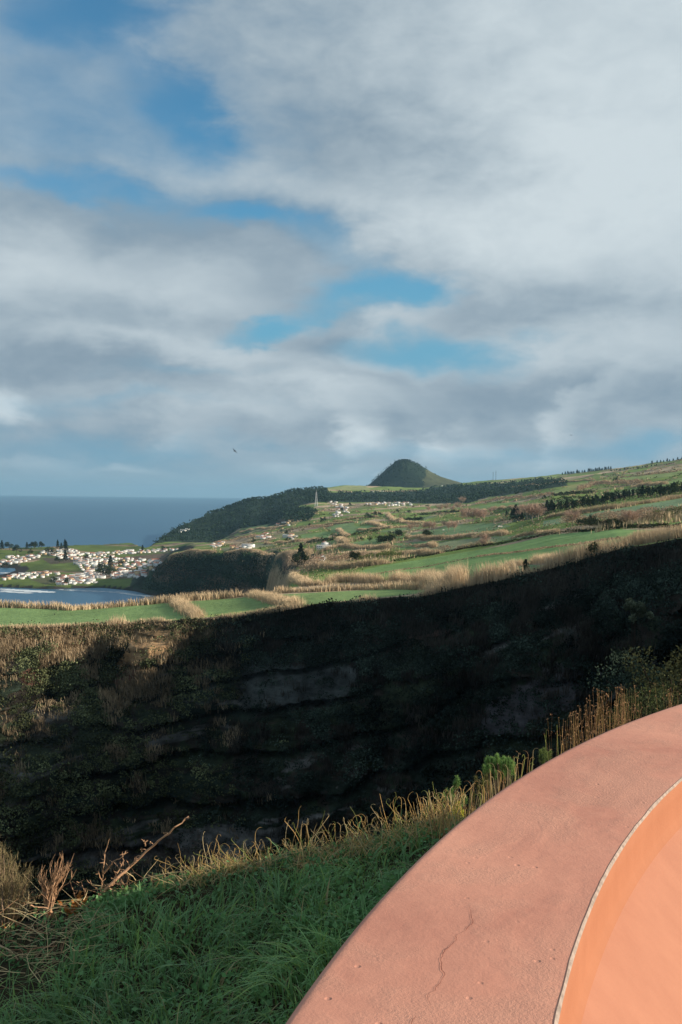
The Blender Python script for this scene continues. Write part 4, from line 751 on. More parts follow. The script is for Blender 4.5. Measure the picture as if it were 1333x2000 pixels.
# ------------------------------------------------------------------ tower, masts, cars, animals, birds
M_steel = plain('galvanised_steel', (.55, .57, .58), .5, .2, 1); M_white = plain('white_coat', (.78, .74, .68), .9, .2, 2); M_black = plain('dark_feathers', (.02, .02, .022), .8, .2, 2)
g = G([618], [989])[0]; t_ = empty('lattice_tower', tuple(g), 'tall pale lattice tower standing above the village', 'tower')
H_ = 27/F*g[1]; a = Acc()
for sx_, sy_ in ((-1, -1), (1, -1), (1, 1), (-1, 1)):
    l_ = Acc(); tube(l_, [(sx_*4, sy_*4, 0), (sx_*2.2, sy_*2.2, H_*.5), (sx_*1.0, sy_*1.0, H_)], [.8, .65, .5], (.5,)*3); l_.build('leg', M_steel, t_)
for k in range(9):
    z0, z1 = H_*k/9, H_*(k+1)/9; w0, w1 = np.interp([z0, z1], [0, H_*.5, H_], [4, 2.2, 1])
    for (x0, y0), (x1, y1) in (((-1, -1), (1, -1)), ((1, -1), (1, 1)), ((1, 1), (-1, 1)), ((-1, 1), (-1, -1))):
        tube(a, [(x0*w0, y0*w0, z0), (x1*w1, y1*w1, z1)], .32, (.5,)*3, 4); tube(a, [(x1*w0, y1*w0, z0), (x0*w1, y0*w1, z1)], .32, (.5,)*3, 4)
a.build('bracing', M_steel, t_); a = Acc(); tube(a, [(0, 0, H_), (0, 0, H_+6)], .4, (.5,)*3); a.build('antenna', M_steel, t_)
for k, (x, y, hp) in enumerate(((963.5, 934, 16), (969, 934, 18))):
    g = G([x], [y])[0]; h_ = hp/F*g[1]; t_ = empty('radio_mast', tuple(g), ['thin dark radio mast on the ridge, shorter left one of the pair', 'thin dark radio mast on the ridge, taller right one of the pair'][k], 'mast', 'masts on the ridge')
    a = Acc(); tube(a, [(0, 0, -2), (0, 0, h_)], [.75, .5], (.2,)*3); a.build('pole', M_black, t_); a = Acc()
    for z in (.6, .8): box(a, -1.6, 1.6, -.5, .5, h_*z, h_*z+1.4, (.3,)*3)
    a.build('aerial', M_black, t_)
def cow(px, py, rz, label, Ymin=0):
    g = G([px], [py], Ymin)[0]; a = Acc()
    tube(a, [(-1.0, 0, .95), (-.9, 0, 1.0), (-.4, 0, 1.02), (.2, 0, 1.0), (.6, 0, 1.05), (.85, 0, 1.12), (1.1, 0, 1.15), (1.3, 0, 1.0), (1.55, 0, .75), (1.62, 0, .68)], [.05, .30, .40, .40, .36, .24, .17, .16, .11, .05], (.7,)*3, 10)
    for x, s in ((-.75, 1), (-.8, -1), (.55, 1), (.5, -1)): tube(a, [(x, s*.18, .95), (x+.05, s*.2, .5), (x, s*.2, .45), (x, s*.2, 0)], [.17, .09, .07, .06], (.7,)*3, 6)
    tube(a, [(-1.0, 0, 1.15), (-1.15, 0, .9), (-1.12, 0, .4)], [.05, .03, .06], (.7,)*3, 4)
    for s in (-1, 1): tube(a, [(1.22, s*.1, 1.12), (1.2, s*.3, 1.12)], [.05, .02], (.7,)*3, 4)
    o = a.build('cow', M_white, smooth=True); o.location = tuple(g); o.rotation_euler = (0, 0, rz); tag(o, label, 'cow', 'cows behind the cliff edge reeds')
cow(986, 1124, .3, 'white cow grazing left of the other, between reeds and dark tree'); cow(991, 1122, 2.6, 'white cow behind and right of the other one')
cow(866, 1037, .2, 'small white cow standing under the bare trees')
def bird(pos, sp, m, rz, roll, label, flap=.35):
    a = Acc(); tube(a, [(-.34*sp, 0, 0), (-.2*sp, 0, 0), (0, 0, 0), (.17*sp, 0, .01*sp), (.25*sp, 0, .02*sp), (.32*sp, 0, 0)], [.015*sp, .045*sp, .075*sp, .05*sp, .045*sp, .006*sp], (.5,)*3, 8)
    for s in (-1, 1):
        v = [(.12, 0, .02), (-.10, 0, .02), (.16, s*.28, .02+flap*.3), (-.04, s*.28, .02+flap*.28), (-.02, s*.62, flap*.3), (-.08, s*.6, flap*.28)]; v += [(x, y, z-.012) for x, y, z in v]
        a.add(np.array(v)*sp, [(0, 1, 3, 2), (2, 3, 5, 4), (6, 8, 9, 7), (8, 10, 11, 9), (0, 2, 8, 6), (2, 4, 10, 8), (1, 7, 9, 3), (3, 9, 11, 5), (4, 5, 11, 10)], (.5,)*3)
    a.add(np.array([(-.3, -.07, 0), (-.42, -.09, 0), (-.42, .09, 0), (-.3, .07, 0)])*sp, [(0, 1, 2, 3)], (.5,)*3)
    o = a.build('bird', m, smooth=False); o.location = pos; o.rotation_euler = (roll, .2, rz); tag(o, label, 'bird')
bird(P(458.5, 881, 190), 1.0, M_black, 2.3, .8, 'dark bird gliding in the sky left of the cone hill', .5)
bird(P(1116, 850, 330), 1.0, M_black, 1.6, .1, 'tiny bird gliding under the clouds above the right slope', .2)
g = G([107], [1202])[0]; bird((g[0], g[1], g[2]+.35), 1.0, M_black, .4, .3, 'black bird low over the bright green clifftop field', .3)
def car(px, py, m, rz, label):
    g = G([px], [py])[0]; t_ = empty('parked_car', tuple(g), label, 'car', 'cars on the road'); t_.rotation_euler = (0, 0, rz); a = Acc(); pr = [(-2.1, .35), (-2.1, .85), (-1.5, .95), (-.9, 1.42), (.6, 1.42), (1.2, .95), (2.1, .82), (2.15, .35)]
    v = [(x, -.85, z) for x, z in pr]+[(x, .85, z) for x, z in pr]; n = len(pr); a.add(v, [(i, (i+1) % n, n+(i+1) % n, n+i) for i in range(n)], (.5,)*3); a.add(v[:n], [tuple(range(n))], (.5,)*3); a.add(v[n:], [tuple(range(n))[::-1]], (.5,)*3)
    a.build('body', m, t_)
    for x in (-1.3, 1.35):
        for y in (-.8, .8): w = Acc(); tube(w, [(x, y-.1, .33), (x, y+.1, .33)], .33, (.02,)*3, 12); w.build('wheel', M_black, t_)
    a = Acc(); box(a, -.85, .6, -.86, .86, .98, 1.32, (.03,)*3); a.build('window', M_black, t_)
car(1265, 1031, M_white, .1, 'white car on the road above the long green field'); car(977, 1030, M_white, .3, 'pale car at the road bend under the bare trees')
# surf along the bay
a = Acc()
for (x0, y0, x1, y1, n, wdt) in ((0, 1150, 100, 1156, 70, 10), (0, 1154, 55, 1157, 30, 6), (120, 1151, 240, 1156, 50, 3), (240, 1158, 290, 1164, 25, 4), (0, 1118, 100, 1117, 30, 4), (-60, 1149, 0, 1151, 30, 12)):
    for k in range(n):
        t = random.random(); x, y = x0+(x1-x0)*t, y0+(y1-y0)*t+random.uniform(0, 2.2); Yw = Yz(x, y, 0); u_ = float(us(x, y)[0]); m = 9; ang = np.linspace(0, 2*PI, m, endpoint=False)
        rx, ry = random.uniform(4, 13), random.uniform(.8, 1)*wdt*random.uniform(.3, 1); v = np.stack([u_*Yw+np.cos(ang)*rx*rng.uniform(.5, 1.1, m), Yw+np.sin(ang)*ry*rng.uniform(.5, 1.1, m), np.full(m, .15+k*.002)], -1); a.add(v, [tuple(range(m))], (.6, .66, .7))
tag(a.build('surf', M_house), kind='stuff')
# ------------------------------------------------------------------ foreground: grass, dry stalks, shrubs
def outside(X, Y, m=0.02): return np.hypot(X-WC[0], Y-WC[1]) > RO+m
n = 120000; X = rng.uniform(-3.6, 1.9, n); Y = rng.uniform(1.1, 5.6, n)
qx_, qy_ = proj(np.stack([X, Y, Hbank(X, Y)+.1], -1)); crest = 4.95+.12*fbm(X*2, 0*X, 3, 3)
k = outside(X, Y) & (Y < crest) & (qx_ > -60) & (qx_ < 1000) & (qy_ < 2090)
edgeL = (X < -1.15) & (Y > 3.9+.25*fbm(X*3, Y*3, 2, 8)+np.clip((X+1.15)*-.25, 0, 1)*-1.4)       # the left corner is taken by other plants
k &= ~(edgeL & (rng.uniform(size=n) < .88)); X, Y = X[k], Y[k]; k = rng.uniform(size=len(X)) < np.clip(2.9/Y, .5, 1)**1.1; X, Y = X[k], Y[k]
n = len(X); tx, ty = np.floor(X*9+fbm(X*4, Y*4, 2, 1)*2), np.floor(Y*9+fbm(X*4, Y*4, 2, 2)*2)
ta = _h(tx, ty, 4)*2*PI; tl = .35+.9*_h(tx, ty, 5); hgt = (1-.35*np.clip((Y-4.3)/.5, 0, 1))*(.060+.125*_h(tx, ty, 6))*rng.uniform(.45, 1.3, n)*(1+.35*fbm(X*1.5, Y*1.5, 3, 9))
lean = np.stack([np.cos(ta)*tl, np.sin(ta)*tl, 0*ta], -1)*hgt[:, None]*.8+rng.normal(size=(n, 3))*np.array([.5, .5, 0])*hgt[:, None]; lean[:, 0] -= .06*hgt; lean[:, 1] -= .10*hgt
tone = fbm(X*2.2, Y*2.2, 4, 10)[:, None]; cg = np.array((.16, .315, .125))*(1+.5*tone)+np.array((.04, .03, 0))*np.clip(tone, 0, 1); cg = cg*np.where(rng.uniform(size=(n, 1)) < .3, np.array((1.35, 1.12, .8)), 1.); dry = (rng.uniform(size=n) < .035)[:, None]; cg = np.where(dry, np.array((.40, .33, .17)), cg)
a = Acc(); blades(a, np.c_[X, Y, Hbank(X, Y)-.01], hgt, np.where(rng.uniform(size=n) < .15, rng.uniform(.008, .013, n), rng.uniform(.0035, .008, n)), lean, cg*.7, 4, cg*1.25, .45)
# low broad leaves and clover among the blades
m = 20000; cw = np.clip(fbm(X*1.7, Y*1.7, 3, 14)+.1, .03, 1); i = rng.choice(n, m, p=cw/cw.sum()); p = np.c_[X[i], Y[i], Hbank(X[i], Y[i])+rng.uniform(.01, .06, m)]+rng.normal(size=(m, 3))*.015; leaves(a, p, rng.uniform(.012, .026, m), np.array((.14, .30, .11)), 0, .9)
tag(a.build('grass', M_blade, smooth=True), kind='stuff')
# rank growth on the bank to the left and over the crest
a = Acc(); n = 26000; X = rng.uniform(-16, 1.5, n); Y = rng.uniform(-3, 9, n); k = outside(X, Y) & ((X < -2.6) | (Y > 5.05)); X, Y = X[k], Y[k]; n = len(X); hgt = rng.uniform(.08, .3, n)*(1+.5*fbm(X, Y, 3, 19)); tone = fbm(X*.7, Y*.7, 3, 20)[:, None]
cg = np.where(tone > .1, np.array((.30, .24, .12)), np.array((.10, .20, .08)))*(1+.4*fbm(X*3, Y*3, 2, 21)[:, None]); blades(a, np.c_[X, Y, Hbank(X, Y)-.02], hgt, rng.uniform(.008, .02, n), rng.normal(size=(n, 3))*np.array([.5, .5, 0])*hgt[:, None], cg*.7, 3, cg*1.2)
i = rng.integers(0, n, 9000); leaves(a, np.c_[X[i], Y[i], Hbank(X[i], Y[i])+rng.uniform(.02, .12, 9000)], .05, np.array((.09, .17, .06)), 0, .8)
tag(a.build('bank_growth', M_blade, smooth=True), kind='stuff')

def stalk(acc, b, tip, r0=.0022, col=(.5, .38, .17), hook=0., sway=.05, seed=0):
    b, tip = np.array(b, float), np.array(tip, float); n = 9; t = np.linspace(0, 1, n)[:, None]; d = tip-b; Ln = np.linalg.norm(d)
    w = np.array([random.uniform(-1, 1), random.uniform(-1, 1), 0])*sway*Ln; p = b+d*t+w*np.sin(t*PI)+np.array([random.uniform(-1, 1), 0, 0])*sway*.4*Ln*np.sin(t*2*PI)
    if hook:
        an = random.uniform(0, 2*PI) if abs(hook) > 5 else (0 if hook > 0 else PI); s = abs(hook) if abs(hook) < 5 else abs(hook)-5
        TH1 = random.choice((1.1, 1.5, 1.9, 2.4, 2.8)); dr = np.array([math.cos(an), math.sin(an)*.5, 0]); q = []
        for k in range(1, 8):
            th = k/7*TH1; q.append(p[-1]+dr*s*(1-math.cos(th))*.8+np.array([0, 0, s*.9*math.sin(th)]))
        p = np.r_[p, q]
    tube(acc, p, np.linspace(r0, r0*.35, len(p)), col, 4); return p
GOLD, STRAW, YG = np.array((.66, .46, .20)), np.array((.66, .54, .32)), np.array((.36, .40, .13))
def crestpt(px, dy=0):
    Yc = 4.82+dy; u_ = float(us(px, 1700)[0]); return np.array([u_*Yc, Yc, float(Hbank(u_*Yc, Yc))])
spots = [(352, 1672, 1, 9), (395, 1668, 1, 10), (440, 1658, 1, 14), (480, 1660, 1, 12), (520, 1650, .8, 9), (590, 1600, 1, 6), (610, 1640, 1, 12), (650, 1620, 1, 14), (700, 1600, 1, 15), (745, 1600, 1, 15), (790, 1580, 1, 17), (830, 1560, 1, 20), (868, 1545, 1, 24), (310, 1720, .5, 3)]
for j, (px, top, w, cnt) in enumerate(spots):
    b0 = crestpt(px); t_ = Acc()
    for k in range(int(cnt*2.8)):
        x = px+random.gauss(0, 17); b = crestpt(x, random.uniform(-.12, .15)); tp = random.uniform(.45, 1)**.8; ref = crestpt(x)
        ztop = float(P(x, top-22, 4.85).z); h = (ztop-b[2])*tp
        r = random.random(); c = (GOLD if r < .5 else STRAW if r < .75 else YG)*random.uniform(.7, 1.15)
        stalk(t_, b, b+np.array([random.gauss(0, .075), random.gauss(0, .05), max(.08, (h-.03)*random.choice((.55, .75, .9, 1, 1)))]), random.uniform(.0011, .0019), c, 0 if random.random() < .25 else 5+random.choice((.01, .016, .025, .04)), .10)
        if k % 3 == 0:
            m = 3; blades(t_, np.tile(b, (m, 1)), max(.1, h*.7), .006, rng.normal(size=(m, 3))*np.array([.13, .08, 0]), STRAW*.8, 4, GOLD, .6)
    tag(t_.build('dry_grass_tuft', M_leaf, loc=tuple(b0)), ['tuft of curled dry grass at the left end of the bank crest', 'second tuft of curled golden grass from the left on the crest', 'dense curled golden grass tuft on the lowest stretch of the crest', 'curled golden tuft right of the dense low one', 'short curled tuft left of the tall nodding stem', 'tall nodding green stem grass tuft on the crest', 'curled tuft at the foot of the tall nodding stem', 'arching dry grass tuft right of the nodding stem', 'wide arching dry grass tuft in the middle of the crest', 'arching dry tuft left of the thick golden mass', 'thick golden grass mass below the green sprigs', 'golden tangled grass left of the yellow green sprig', 'golden tangled grass where the crest meets the parapet', 'few lone dry stems left of the grassy crest'][j], 'dry grass', 'dry grass tufts along the bank crest')

def Q(x, y, Y): return np.array(P(x, y, Y))
def plant(name, base, label, cat, group=None): return empty(name, tuple(base), label, cat, group)
def part(acc, name, m, root): return acc.build(name, m, root, False, None)
def seat(o, root): o.matrix_parent_inverse = Matrix.Translation(-root.location); return o
def br(acc, pts, r0, r1, col, Y=4.85, jy=.05, sub=4):
    p = np.array([Q(x, y, Y+random.uniform(-jy, jy)) for x, y in pts]); t = np.linspace(0, len(p)-1, (len(p)-1)*sub+1); q = np.stack([np.interp(t, range(len(p)), p[:, k]) for k in range(3)], -1); q[1:-1] += rng.normal(size=q[1:-1].shape)*.0022
    tube(acc, q, np.linspace(r0, r1, len(q)), col, 6); return q
BK = np.array((.46, .27, .16)); BK2 = np.array((.40, .24, .14))
# the long leaning bare branch plant
rt = plant('dead_shrub', Q(172, 1795, 4.85), 'bare thorny stem leaning far to the right above the dark gully', 'dead shrub'); a = Acc()
main = br(a, [(160, 1812), (172, 1786), (188, 1762), (215, 1728), (255, 1692), (300, 1651), (340, 1619), (369, 1594)], .0125, .0022, BK)
for t in np.linspace(.3, .99, 15):
    p = main[int(t*(len(main)-1))]; s = random.choice((-1, 1)); q = p+np.array([s*random.uniform(.01, .03), 0, random.uniform(-.005, .03)]); tube(a, [p, (p+q)/2+np.array([0, 0, .004]), q], [.0028, .002, .0012], BK, 4)
    leaves(a, q+rng.normal(size=(3, 3))*.004, .010, (.42, .26, .15), 0, .5)
part_ = a.build('stem', M_wood, rt); seat(part_, rt); a = Acc()
for pts in ([(196, 1752), (200, 1718), (203, 1693), (206, 1664), (217, 1634)], [(203, 1706), (222, 1684), (244, 1668)], [(208, 1740), (201, 1722), (192, 1702)], [(210, 1728), (230, 1727), (252, 1727), (281, 1716)], [(213, 1730), (224, 1752), (236, 1778)], [(222, 1722), (238, 1690), (243, 1680)], [(225, 1755), (243, 1735), (256, 1706)], [(232, 1770), (250, 1772), (275, 1774)], [(256, 1692), (262, 1684), (270, 1680)],
            [(276, 1798), (272, 1770), (282, 1748), (288, 1742)], [(196, 1795), (195, 1760), (190, 1735), (172, 1722)], [(228, 1790), (226, 1772), (232, 1752)], [(283, 1790), (290, 1776), (302, 1758), (308, 1752)], [(300, 1800), (312, 1775), (318, 1752), (322, 1726)], [(152, 1800), (150, 1760), (138, 1722)], [(172, 1790), (168, 1756), (160, 1722), (150, 1722)], [(242, 1690), (240, 1672)], [(284, 1652), (282, 1640)]):
    q = br(a, pts, .0042, .0014, BK2)
    for _ in range(4):
        p = q[random.randrange(2, len(q))]; e = p+np.array([random.uniform(-.03, .03), random.uniform(-.02, .02), random.uniform(0, .035)]); tube(a, [p, (p+e)/2+rng.normal(size=3)*.002, e], [.002, .0016, .001], BK2, 4)
seat(a.build('twigs', M_wood, rt), rt)
# the fan shaped dead plant
rt = plant('dead_shrub', Q(97, 1800, 4.8), 'fan of fine dead reddish twigs on two crossed thick stems', 'dead shrub'); a = Acc()
for pts, r0 in (([(97, 1778), (110, 1800), (125, 1828), (139, 1856)], .008), ([(97, 1784), (78, 1812), (58, 1838), (38, 1870)], .009), ([(95, 1775), (70, 1772), (60, 1768)], .004)): br(a, pts, r0, r0*.8, BK, 4.75)
seat(a.build('stem', M_wood, rt), rt); a = Acc()
for k in range(34):
    tx_, ty_ = random.uniform(68, 144), 0; ty_ = 1682+abs(tx_-118)*.55+random.uniform(-8, 24); sx_ = 95+random.uniform(-6, 6); mx, my = sx_+(tx_-sx_)*.35+random.uniform(-4, 4), 1776+(ty_-1776)*.5
    q = br(a, [(sx_, 1778), (mx, my), (tx_, ty_)], .0038, .0009, BK2*random.uniform(.8, 1.2), 4.8, .06)
    for _ in range(6):
        p = q[random.randrange(3, len(q))]; e = p+np.array([random.uniform(-.012, .025), random.uniform(-.02, .02), random.uniform(.015, .05)]); tube(a, [p, e], [.0013, .0007], BK2, 3)
seat(a.build('twigs', M_wood, rt), rt)
# the feathery dry bush
rt = plant('feathery_bush', Q(15, 1850, 4.9), 'feathery olive tan bush at the left edge of the bank', 'bush'); a = Acc(); f_ = Acc()
for k in range(60):
    tx_ = random.uniform(-110, 74); top = 1655+max(0, tx_-25)*1.3+random.uniform(0, 70)+max(0, -tx_-20)*.2; q = br(a, [(14+random.uniform(-8, 8), 1850), (10+(tx_-10)*.45, 1775+random.uniform(-12, 12)), (tx_, top)], .006, .0012, (.22, .15, .10), 4.95, .18)
    m = 95; ii = rng.integers(3, len(q), m); b = q[ii]+rng.normal(size=(m, 3))*.016; blades(f_, b, rng.uniform(.018, .05, m), .0019, rng.normal(size=(m, 3))*np.array([.022, .02, 0])+np.array([.008, 0, 0]), np.array((.26, .205, .105)), 2, np.array((.40, .33, .18)))
seat(a.build('branches', M_wood, rt), rt); seat(f_.build('foliage', M_leaf, rt), rt)
# fallen canes
for j, (pts, r) in enumerate([([(-30, 1822), (20, 1862), (72, 1912)], .007), ([(-30, 1846), (10, 1862), (46, 1882)], .006), ([(-30, 1866), (40, 1862), (112, 1864)], .005), ([(-20, 1858), (30, 1872), (110, 1880)], .006), ([(10, 1872), (36, 1888), (64, 1910)], .004), ([(20, 1925), (50, 1915), (78, 1906)], .004), ([(-30, 1838), (20, 1856), (52, 1900)], .004), ([(60, 1880), (90, 1850), (110, 1838)], .004), ([(-20, 1905), (10, 1900), (40, 1930)], .005)]):
    a = Acc(); br(a, pts, r, r*.6, np.array((.50, .36, .22))*random.uniform(.7, 1.1), 4.55-.03*j, .02)
    tag(a.build('fallen_cane', M_wood), 'pale broken cane lying in the tangle at the lower left', 'cane', 'broken canes in the left tangle')
# loose straw and thin dead stems lying over the left corner
a = Acc()
for k in range(330):
    x, y = random.uniform(-40, 330), 0; Yk = random.uniform(4.0, 4.95); u0 = float(us(x, 1800)[0]); X0 = u0*Yk
    if x > 200 and Yk < 4.75: continue
    z0 = float(Hbank(X0, Yk))+random.uniform(.0, .10); an = random.uniform(0, 2*PI); Ln = random.uniform(.06, .24); d = np.array([math.cos(an), math.sin(an)*.6, random.uniform(-.1, .55)]); r = random.uniform(.0010, .0024)
    tube(a, [np.array([X0, Yk, z0]), np.array([X0, Yk, z0])+d*Ln*.5+rng.normal(size=3)*.01, np.array([X0, Yk, z0])+d*Ln], [r, r*.8, r*.4], (STRAW*1.1 if k % 3 else BK)*random.uniform(.6, 1.25), 4)
tag(a.build('straw', M_leaf), kind='stuff')
# russet fern
def fern(px, py, hgt, label, c0, n=13, Y=4.8):
    b = Q(px, py, Y); a = Acc()
    for k in range(n):
        an = random.uniform(0, 2*PI); L0 = hgt*random.uniform(.6, 1.1); d = np.array([math.cos(an)*.45, math.sin(an)*.35, 1]); t = np.linspace(0, 1, 9)[:, None]; p = b+d*L0*t-np.array([0, 0, 1])*t**2*L0*.25; tube(a, p, np.linspace(.002, .0008, 9), c0, 3)
        for s in (-1, 1):
            sd = np.array([-math.sin(an), math.cos(an), .1])*s; m = 20; tt = rng.uniform(.15, 1, m)[:, None]; pp = b+d*L0*tt-np.array([0, 0, 1])*tt**2*L0*.25; leaves(a, pp+sd*L0*.10*(1-tt)*rng.uniform(.3, 1, (m, 1)), .022*hgt/.18, c0, 0, .45)
    tag(a.build('fern', M_leaf, loc=tuple(b)), label, 'fern')
fern(142, 1802, .17, 'dead orange fern between the two bare shrubs', (.50, .22, .07)); fern(20, 1830, .10, 'low orange withered fern below the feathery bush', (.50, .24, .09), 10); fern(170, 1868, .08, 'dark russet withered fern lying in the green grass', (.16, .05, .03), 9, 4.35); fern(258, 1795, .06, 'small rust coloured dead fern at the crest', (.40, .17, .08), 6)
# leafy herbs along the left crest
def herb(px, py, r, h, label, Y=4.75, c=(.19, .32, .12), n=240):
    b = Q(px, py, Y); a = Acc(); m = n//12
    for k in range(m):
        o = np.array([random.gauss(0, r*.5), random.gauss(0, r*.4), 0]); hh = h*random.uniform(.5, 1.1); p = stalk(a, b+o-np.array([0, 0, .03]), b+o+np.array([random.gauss(0, .02), random.gauss(0, .02), hh]), .0014, (.14, .18, .07)); 
        leaves(a, p[rng.integers(2, len(p), 12)]+rng.normal(size=(12, 3))*.016, .026, c, .1, .6)
    tag(a.build('leafy_herb', M_leaf, loc=tuple(b)), label, 'herb', 'green herbs along the left crest')
herb(215, 1812, .09, .12, 'pale green leafy herb at the foot of the leaning bare stem'); herb(262, 1808, .08, .10, 'green leafy herb right of the leaning stem foot'); herb(248, 1795, .04, .14, 'upright leafy herb sprig just left of the grassy crest', n=120); herb(168, 1822, .07, .12, 'green herb under the orange fern'); herb(80, 1850, .12, .07, 'low green herb under the fan shaped dead shrub'); herb(25, 1842, .08, .06, 'low green herb below the feathery bush')
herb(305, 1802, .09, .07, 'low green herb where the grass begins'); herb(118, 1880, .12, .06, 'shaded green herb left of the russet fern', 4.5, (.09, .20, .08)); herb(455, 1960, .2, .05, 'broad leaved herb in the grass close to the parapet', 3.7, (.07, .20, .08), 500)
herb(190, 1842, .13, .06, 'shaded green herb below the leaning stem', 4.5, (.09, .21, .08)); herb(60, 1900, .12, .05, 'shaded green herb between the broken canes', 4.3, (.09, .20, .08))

# shrubs beyond the parapet
def sprig(acc, tip, L_, rad, n, c0, c1, up=(0, 0, 1)):
    """bottle brush shoot"""
    up = unit(np.array(up, float)); t = rng.uniform(0, 1, n)[:, None]; b = tip-up*L_*(1-t); d = unit(rng.normal(size=(n, 3))+up*1.2); blades(acc, b, d[:, 2]*rad+.002, .0036, d*np.array([1, 1, 0])*rad, np.array(c0), 1, np.array(c1))
def pine_shrub(px, py, Y, shoots, label, c0, c1, rad=.022, L_=.05):
    gx = float(us(px, py)[0])*Y; base = np.array([gx, Y, float(Hbank(gx, Y))-.02]); rt = plant('evergreen_shrub', base, label, 'shrub'); f_, s_ = Acc(), Acc()
    for (x, y) in shoots:
        tip = Q(x, y, Y+random.uniform(-.07, .07)); mid = (base+tip)/2+np.array([random.gauss(0, .02), 0, -.02]); tube(s_, [base, mid, tip], [.006, .004, .002], (.12, .09, .06), 5); sprig(f_, tip, L_, rad, 170, c0, c1, tip-mid)
    seat(s_.build('stem', M_wood, rt), rt); seat(f_.build('foliage', M_leaf, rt), rt)
LG, LG2, YL = (.12, .24, .07), (.30, .46, .16), (.50, .50, .08)
sh = [(975+30*math.cos(t)*r, 1494+20*math.sin(t)*r) for t, r in [(random.uniform(0, 2*PI), math.sqrt(random.random())) for _ in range(52)]]
pine_shrub(975, 1500, 5.6, sh, 'bright green rounded evergreen shrub top beside the parapet', LG, LG2, .022, .045)
pine_shrub(888, 1540, 5.3, [(893, 1518), (889, 1530), (896, 1525), (873, 1544), (880, 1550), (868, 1552), (884, 1542), (888, 1556), (905, 1550), (911, 1558), (904, 1562), (880, 1560)], 'small green evergreen sprig left of the rounded shrub', LG, LG2, .02, .04)
pine_shrub(895, 1590, 5.1, [(890, 1572), (896, 1568), (884, 1580), (900, 1580), (906, 1586), (893, 1588), (880, 1576), (903, 1592), (888, 1592)], 'yellow green sprig among the golden grass', YL, (.70, .66, .12), .02, .04)
pine_shrub(1000, 1520, 5.9, [(1005, 1515), (1015, 1520), (1020, 1528), (998, 1528), (1030, 1518), (1040, 1510), (990, 1535)], 'dull green sprigs tucked against the parapet right of the rounded shrub', (.08, .13, .045), (.20, .24, .09))
pine_shrub(1062, 1475, 6.2, [(1057, 1466), (1063, 1464), (1068, 1470), (1056, 1474), (1075, 1468), (1062, 1480)], 'tiny green sprig under the reddish dry stalks', (.10, .17, .05), (.28, .34, .12))
pine_shrub(940, 1545, 5.4, [(930, 1520), (945, 1525), (955, 1530), (935, 1540), (925, 1550), (950, 1515), (960, 1540), (942, 1555)], 'olive shaded sprigs under the rounded shrub', (.10, .11, .04), (.24, .22, .09), .025)
# stalk stands rising behind the parapet
def stand(x0, x1, n, top, low, Y, label, cols, r=(.0011, .0021), hook=False, name='dry_stalks'):
    b0 = None; a = Acc()
    for k in range(n):
        x = x0+(x1-x0)*random.random(); Yk = Y+random.uniform(-.4, .5); gx = float(us(x, 1500)[0])*Yk; b = np.array([gx, Yk, float(Hbank(gx, Yk))]); tp = top(x)+random.random()**1.3*low; tip = Q(x+random.gauss(0, 15), tp, Yk); b0 = b if b0 is None else b0
        p = stalk(a, b, tip, random.uniform(*r), cols[random.randrange(len(cols))]*random.uniform(.7, 1.1), 5.03 if hook else 0, .03)
        if not hook:
            for q in p[4:]:
                if random.random() < .8: leaves(a, q+rng.normal(size=(2, 3))*.006, .018, (.34, .20, .11), .9, .35)
    tag(a.build(name, M_leaf, loc=tuple(b0)), label, 'dry plants')
RB = np.array((.42, .25, .13))
edge = lambda x: np.interp(x, [880, 960, 1000, 1100, 1200, 1333], [1620, 1555, 1528, 1465, 1415, 1370])
stand(1092, 1238, 150, lambda x: edge(x)-85+np.abs(x-1165)*.28, 60, 6.6, 'stand of upright reddish dry stalks behind the parapet', [RB, GOLD*.8, RB*.8])
stand(1300, 1345, 16, lambda x: edge(x)-45, 35, 7.0, 'sparse dry stalks behind the parapet at the right edge', [RB, GOLD*.7])
stand(1075, 1100, 5, lambda x: edge(x)-55, 30, 6.4, 'few thick crossed dry stems left of the upright stalks', [GOLD, YG], (.003, .0045))
stand(905, 1030, 60, lambda x: edge(x)-44, 36, 5.3, 'tangle of dry and green stems hugging the parapet under the rounded shrub', [GOLD*.9, STRAW*.7, YG, RB], (.0014, .0026), True)
stand(1008, 1014, 3, lambda x: 1462, 20, 5.6, 'tall thin bare stems rising beside the rounded shrub', [STRAW], (.002, .003))
stand(845, 915, 55, lambda x: edge(x)-62, 50, 4.95, 'thick golden straw against the parapet edge', [GOLD, STRAW, RB], (.0014, .0026), True)
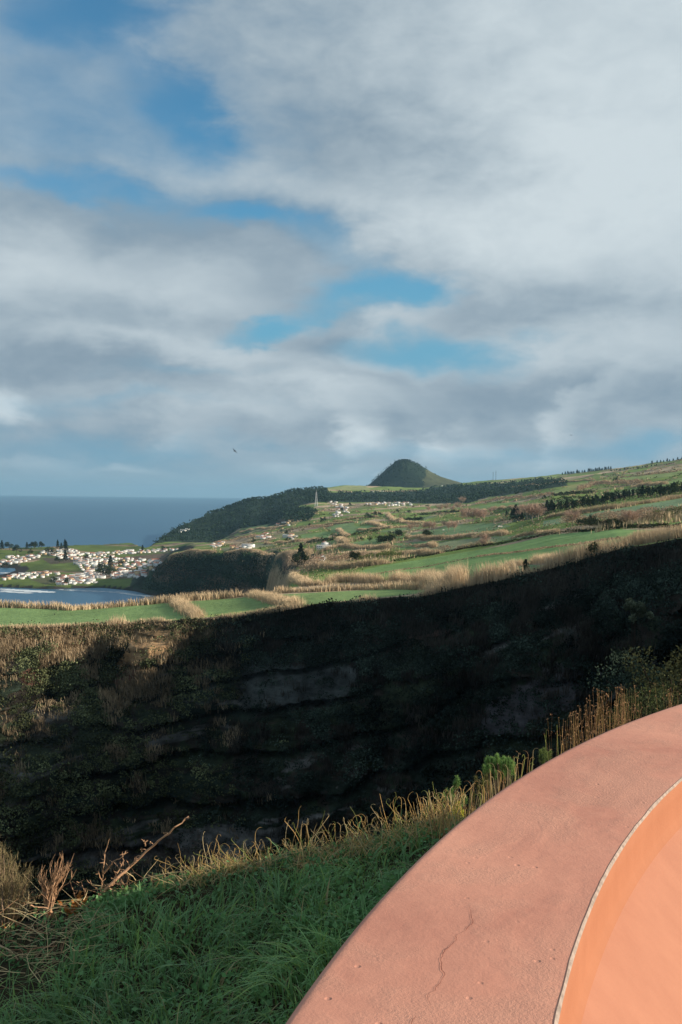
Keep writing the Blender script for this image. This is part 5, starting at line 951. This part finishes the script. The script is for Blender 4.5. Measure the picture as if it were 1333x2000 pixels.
# dark bushes on the shaded slope to the right
def dark_bush(px, py, Y, rx, rz, label, c, lf=.05, n=2600):
    ctr = Q(px, py, Y); a = Acc(); gz = float(Hbank(ctr[0], Y))
    for k in range(14):
        o = np.array([random.gauss(0, rx*.5), random.gauss(0, rx*.5), random.uniform(-.8, .55)*rz]); d = unit(rng.normal(size=(n//14, 3)))*rng.uniform(.25, .55, (n//14, 1))*rx*.9; leaves(a, ctr+o+d, lf, np.array(c)*random.uniform(.6, 1.5), .3, .5)
        tube(a, [np.array([ctr[0], Y, gz]), ctr+o*.5+np.array([0, 0, -rz*.5]), ctr+o], [.03, .02, .008], (.06, .05, .04), 4)
    tag(a.build('dark_bush', M_leaf, loc=(ctr[0], Y, gz)), label, 'bush', 'bushes on the shaded slope')
dark_bush(1268, 1330, 16, .62, .55, 'dark bush with pale leafy tips behind the parapet', (.06, .085, .06))
dark_bush(1310, 1340, 13, .5, .6, 'dark bush at the right edge behind the dry stalks', (.055, .06, .03))
dark_bush(1235, 1400, 10, .25, .25, 'low dark bush between the stalk stands', (.06, .07, .03), .03, 1400)
dark_bush(1290, 1390, 10, .35, .2, 'low dark bush against the parapet rim at right', (.05, .06, .03), .03, 1400)
dark_bush(1255, 1375, 12, .3, .3, 'olive bush under the pale tipped bush', (.06, .075, .03), .035, 1400)
dark_bush(1243, 1190, 120, 1.0, 1.5, 'pale grey green bush alone on the shaded gully side', (.10, .12, .08), .42, 900)
# ------------------------------------------------------------------ the air
HB = Acc(); box(HB, -42000, 42000, -2500, 39500, -4, 420, (.5,)*3); hb = HB.build('haze', None) if False else None
def b_haze():
    v = nn('ShaderNodeVolumePrincipled'); v.inputs['Color'].default_value = (.42, .74, 1, 1); v.inputs['Density'].default_value = HAZE; v.inputs['Anisotropy'].default_value = .25; return v.outputs[0]
HAZE = 3.0e-5
mh = bpy.data.materials.new('air'); mh.use_nodes = True; N, L = mh.node_tree.nodes, mh.node_tree.links; N.clear(); o_ = nn('ShaderNodeOutputMaterial'); L.new(b_haze(), o_.inputs['Volume'])
tag(HB.build('haze', mh), kind='stuff')
